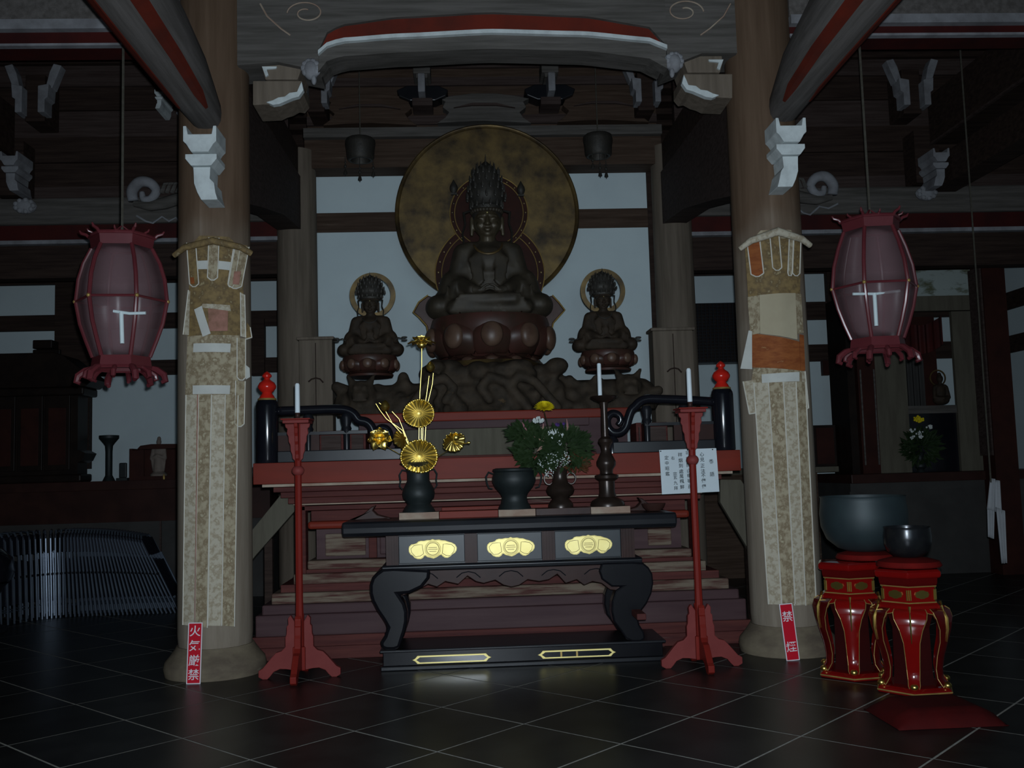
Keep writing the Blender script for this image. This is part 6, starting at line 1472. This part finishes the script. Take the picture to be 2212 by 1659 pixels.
t = thing('standing_figurine', (xf, 11.32, zcL+.04), 'pale standing robed figurine inside the small dark red shrine box', 'figurine')
B = [('c', (0, 0, .05), (0, 0, .24), .062, .05), ('e', (0, 0, .28), (.062, .045, .06)), ('c', (0, 0, .33), (0, 0, .36), .02, .02), ('e', (0, 0, .385), (.028, .030, .036)), ('e', (0, .008, .42), (.022, .024, .03)),
     ('c', (-.055, 0, .31), (-.075, -.02, .20), .026, .022), ('c', (.055, 0, .31), (.075, -.02, .20), .026, .022), ('c', (-.07, -.02, .20), (-.01, -.055, .23), .02, .014), ('c', (.07, -.02, .20), (.01, -.055, .23), .02, .014), ('c', (-.07, -.02, .19), (-.06, -.01, .06), .016, .01), ('c', (.07, -.02, .19), (.06, -.01, .06), .016, .01)]
blob(B, .008, 'robed_body', cream, t, 2); MB().lathe([(.09, 0), (.095, .02), (.06, .05), (.05, .06)], (0, 0, 0), 16).build('lotus_base', cream, t, smooth=True, local=True)
solo(MB().lathe([(.012, 0), (.014, .02), (.008, .05), (.001, .06)], (X(354, 11.12, 1075), 11.12, zcL), 10), 'incense_cup', gold_line, 'tiny gilt incense cup in front of the small red shrine', 'cup', smooth=True)

# right side: grey counter, niche with flowers
zcR = Z(1040, 10.75, 2000)
t = thing('side_counter', (4.7, 11.4, 0), 'long grey fronted side altar counter on the right', 'counter')
MB().box(X(1826, 10.8), HALL_R-.05, 10.72, WALL_R-.03, zcR, zcR+.10).build('counter_top', lacq_brown, t, bevel=.006)
MB().box(X(1826, 10.8), HALL_R-.1, 10.80, WALL_R-.03, 0, zcR).build('counter_front', counter_m, t)
MB().box(X(1826, 10.8), HALL_R-.1, 10.77, 10.80, zcR-.09, zcR).build('counter_rail', counter_m, t)
zn = zcR+.10
t = thing('low_cabinet', (X(1700, 11), 11.4, 0), 'low brown cabinet under the pale wall beside the right pillar', 'cabinet')
MB().box(BXR+.3, X(1826, 10.8)-.03, 11.0, WALL_R-.03, Z(1020, 11, 1780), Z(1008, 11, 1780)).build('cabinet_top', niche_board, t, bevel=.004)
MB().box(BXR+.35, X(1762, 11), 11.05, WALL_R-.03, 0, Z(1020, 11, 1780)).build('cabinet_body', wood_brown, t)
xd0, xd1 = X(1752, 11.6, 960), X(1800, 11.6, 960); zd = Z(1008, 11, 1780)
t = thing('dark_box', ((xd0+xd1)/2, 11.6, zd), 'small dark upright box standing on the low cabinet near the right pillar', 'box')
MB().box(xd0, xd1, 11.5, 11.7, zd, Z(919, 11.6, 1776)).build('box_body', zushi_m, t, bevel=.004); MB().box(xd0+.03, xd1-.03, 11.49, 11.5, zd+.03, Z(925, 11.6, 1776)).build('box_door', shrine_red, t)
def niche():
    Y = 11.15; t = thing('altar_niche', (X(1985, Y), 11.5, zn), 'tall pale framed altar niche with cloud painted frieze on the right side altar', 'niche')
    XX = lambda px: X(px, Y, 800)
    MB().box(XX(1826), XX(1842), Y-.05, Y+.5, zn, Z(640, Y, 1840)).build('outer_stile', zushi_m, t)
    MB().box(XX(1846), XX(1884), Y-.08, Y+.3, zn, Z(640, Y, 1860)).build('red_post', shrine_red, t)
    for q in (1850, 1879): MB().box(XX(q), XX(q+3), Y-.09, Y-.08, zn+.1, Z(800, Y, 1860)).build('pale_bead', wood_grey, t)
    MB().box(XX(1890), XX(1957), Y, Y+.05, zn, Z(672, Y, 1920)).build('pale_board', niche_board, t)
    MB().box(XX(2063), XX(2116), Y, Y+.05, zn, Z(672, Y, 2090)).build('pale_board', niche_board, t)
    MB().box(XX(1890), XX(2116), Y-.02, Y+.05, Z(672, Y, 2000), Z(640, Y, 2000)).build('head_board', niche_board, t)
    MB().box(XX(1890), XX(2116), Y, Y+.05, Z(640, Y, 2000), Z(584, Y, 2000)).build('cloud_frieze', frieze_m, t)
    MB().box(XX(1955), XX(2065), Y+.45, Y+.5, zn, Z(672, Y, 2000)).build('inner_back', shrine_red, t)
    MB().box(XX(1957), XX(2063), Y+.05, Y+.09, zn, Z(893, Y, 2000)).build('dark_panel', lacq, t)
    MB().box(XX(1957), XX(2063), Y+.02, Y+.10, Z(893, Y, 2000), Z(876, Y, 2000)).build('inner_shelf', wood_grey, t)
    zsf = Z(876, Y, 2000)
    MB().box(XX(1957), XX(2063), Y+.28, Y+.45, zsf-.03, zsf).build('shelf_floor', wood_grey, t); MB().box(XX(1957), XX(2063), Y+.10, Y+.28, zsf-.03, zsf).build('shelf_floor', wood_grey, t)
    MB().grid(lambda u, v: (XX(1957)+(XX(2020)-XX(1957))*u, Y+.30+.02*sin(u*30), zsf+(Z(770, Y, 2000)-zsf)*v), 24, 2, (0, .005, 0)).build('pale_curtain', counter_m, t)
    MB().grid(lambda u, v: (XX(1957)+(XX(2063)-XX(1957))*u, Y+.22+.02*sin(u*40), Z(735+25*sin(u*3), Y, 2000)+(Z(672, Y, 2000)-Z(735, Y, 2000))*v), 30, 2, (0, .005, 0)).build('red_curtain', beam_redd, t)
    c = at(2033, 876, Y+.2)
    f = thing('seated_figurine', (c.x, Y+.19, zsf), 'small gilt brown seated figurine inside the right niche', 'figurine')
    B = [('e', (0, 0, .07), (.10, .07, .06)), ('e', (0, 0, .17), (.06, .045, .10)), ('c', (-.05, 0, .23), (.05, 0, .23), .03, .03), ('c', (-.07, 0, .22), (-.09, -.02, .10), .025, .02), ('c', (.07, 0, .22), (.09, -.02, .10), .025, .02),
         ('c', (0, 0, .25), (0, 0, .29), .022, .02), ('e', (0, 0, .325), (.038, .04, .048)), ('e', (0, .01, .375), (.025, .025, .03)), ('e', (0, -.038, .32), (.006, .008, .012)), ('c', (-.09, -.02, .10), (0, -.07, .09), .02, .015), ('c', (.09, -.02, .10), (0, -.07, .09), .02, .015)]
    blob(B, .009, 'robed_body', statue_brown, f, 2)
    n = 40; b = MB(); vs = [(r*cos(2*pi*j/n), .05+y, .34+r*sin(2*pi*j/n)) for r, y in ((.10, -.004), (.10, .004), (.085, .004), (.085, -.004)) for j in range(n)]
    b.add(vs, [(i*n+j, i*n+(j+1) % n, ((i+1) % 4)*n+(j+1) % n, ((i+1) % 4)*n+j) for i in range(4) for j in range(n)]); b.build('ring_halo', gold_old, f, local=True)
    MB().box(-.005, .005, .045, .055, .2, .26).build('halo_stem', gold_old, f, local=True)
niche()
Y = 10.95
b, c = lathe_px(1990, Y, [(9, 985), (11, 987), (7, 994), (6, 1002), (12, 1012), (12, 1018), (7, 1024), (10, 1030)], z0=zn)
t = thing('flower_vase', c, 'small dark vase before the right niche', 'vase'); b.build('body', bronze_green, t, smooth=True)
fb2 = thing('flower_bunch', (c.x, Y, c.z+.2), 'small bunch of yellow and white flowers before the right niche', 'flowers')
foliage(at(1990, 965, Y), .18, .17, 420, leaf_m, 'dark_leaves', fb2, L_=.10, Yd=.08)
b = MB().tube([at(1990, 1000, Y), at(1985, 910, Y)], .005, 5); b.build('stems', leaf_m, fb2)
cluster(at(1983, 906, Y-.05), .055, .035, 40, .014, yellow_m, 'yellow_flower_head', fb2)
for px, py, n in ((2007, 922, 16), (1970, 930, 10), (1985, 935, 10), (1990, 943, 10), (1968, 945, 8)): cluster(at(px, py, Y-.09), .035, .02, n, .011, white_fl, 'white_flower_head', fb2)
# dark lattice panel between pillar and plaster
Y = WALL_R-.35; x0, x1 = X(1500, Y, 700)-.1, X(1592, Y, 700)+.1; z0, z1 = Z(782, Y, 1540), Z(655, Y, 1540)
t = thing('lattice_panel', ((x0+x1)/2, Y, z0), 'black lattice panel hanging between the altar and the right pillar', 'panel')
MB().box(x0, x1, Y+.04, Y+.32, z0, z1).build('backing', zushi_m, t)
lt = MB(); 
for k in range(16): xx = x0+(x1-x0)*k/15; lt.box(xx-.006, xx+.006, Y+.0, Y+.02, z0, z1)
for k in range(20): zz_ = z0+(z1-z0)*k/19; lt.box(x0, x1, Y+.02, Y+.04, zz_-.006, zz_+.006)
tag(lt.build('lattice_bar', lacq_m, t), kind='stuff')
# rope with a white cloth at the right
Y = 8.6; r0 = at(2116, 470, Y); r1 = at(2140, 1035, Y)
t = thing('pull_rope', (r1.x, Y, r1.z), 'thin grey rope hanging at the right side aisle', 'rope')
MB().tube([(r1.x, Y, CEIL), (r1.x, Y, 3.0), (r1.x, Y, r1.z-.03)], .008, 6).build('rope_strand', rope_m, t, smooth=True)
def TW(pts, y0, nm, tt_):
    MB().grid(lambda u, v: (lambda a, b: a.lerp(b, u)+Vector((0, y0+.02*sin(u*14), 0)))(at(*pts[3], Y).lerp(at(*pts[0], Y), v), at(*pts[2], Y).lerp(at(*pts[1], Y), v)), 12, 8, (0, .01, 0)).build(nm, towel, tt_, smooth='all')
t = thing('hanging_cloth', at(2150, 1215, Y), 'white cloth tied to the end of the thin rope at right', 'cloth')
TW([(2140, 1032), (2162, 1040), (2168, 1110), (2133, 1100)], 0, 'cloth_top', t)
TW([(2136, 1095), (2152, 1098), (2150, 1165), (2138, 1160)], .02, 'cloth_tail', t); TW([(2150, 1095), (2170, 1105), (2173, 1215), (2162, 1217)], -.02, 'cloth_tail', t)
# dark bell shape cut by the left edge
Y = 9.0; c = at(-40, 1215, Y)
solo(MB().lathe([(.10, 0), (.24, .02), (.27, .10), (.25, .22), (.16, .31), (.05, .34), (.001, .34)], (c.x, Y, .42), 32), 'wooden_drum', lacq, 'glossy black round drum at the left edge of the picture', 'drum', smooth=True)
solo(MB().lathe([(.22, 0), (.22, .03), (.16, .05), (.14, .30), (.18, .38), (.22, .42)], (c.x, Y, 0), 24), 'drum_stand', lacq_m, 'dark round stand under the black drum at the left edge', 'stand', smooth=True)
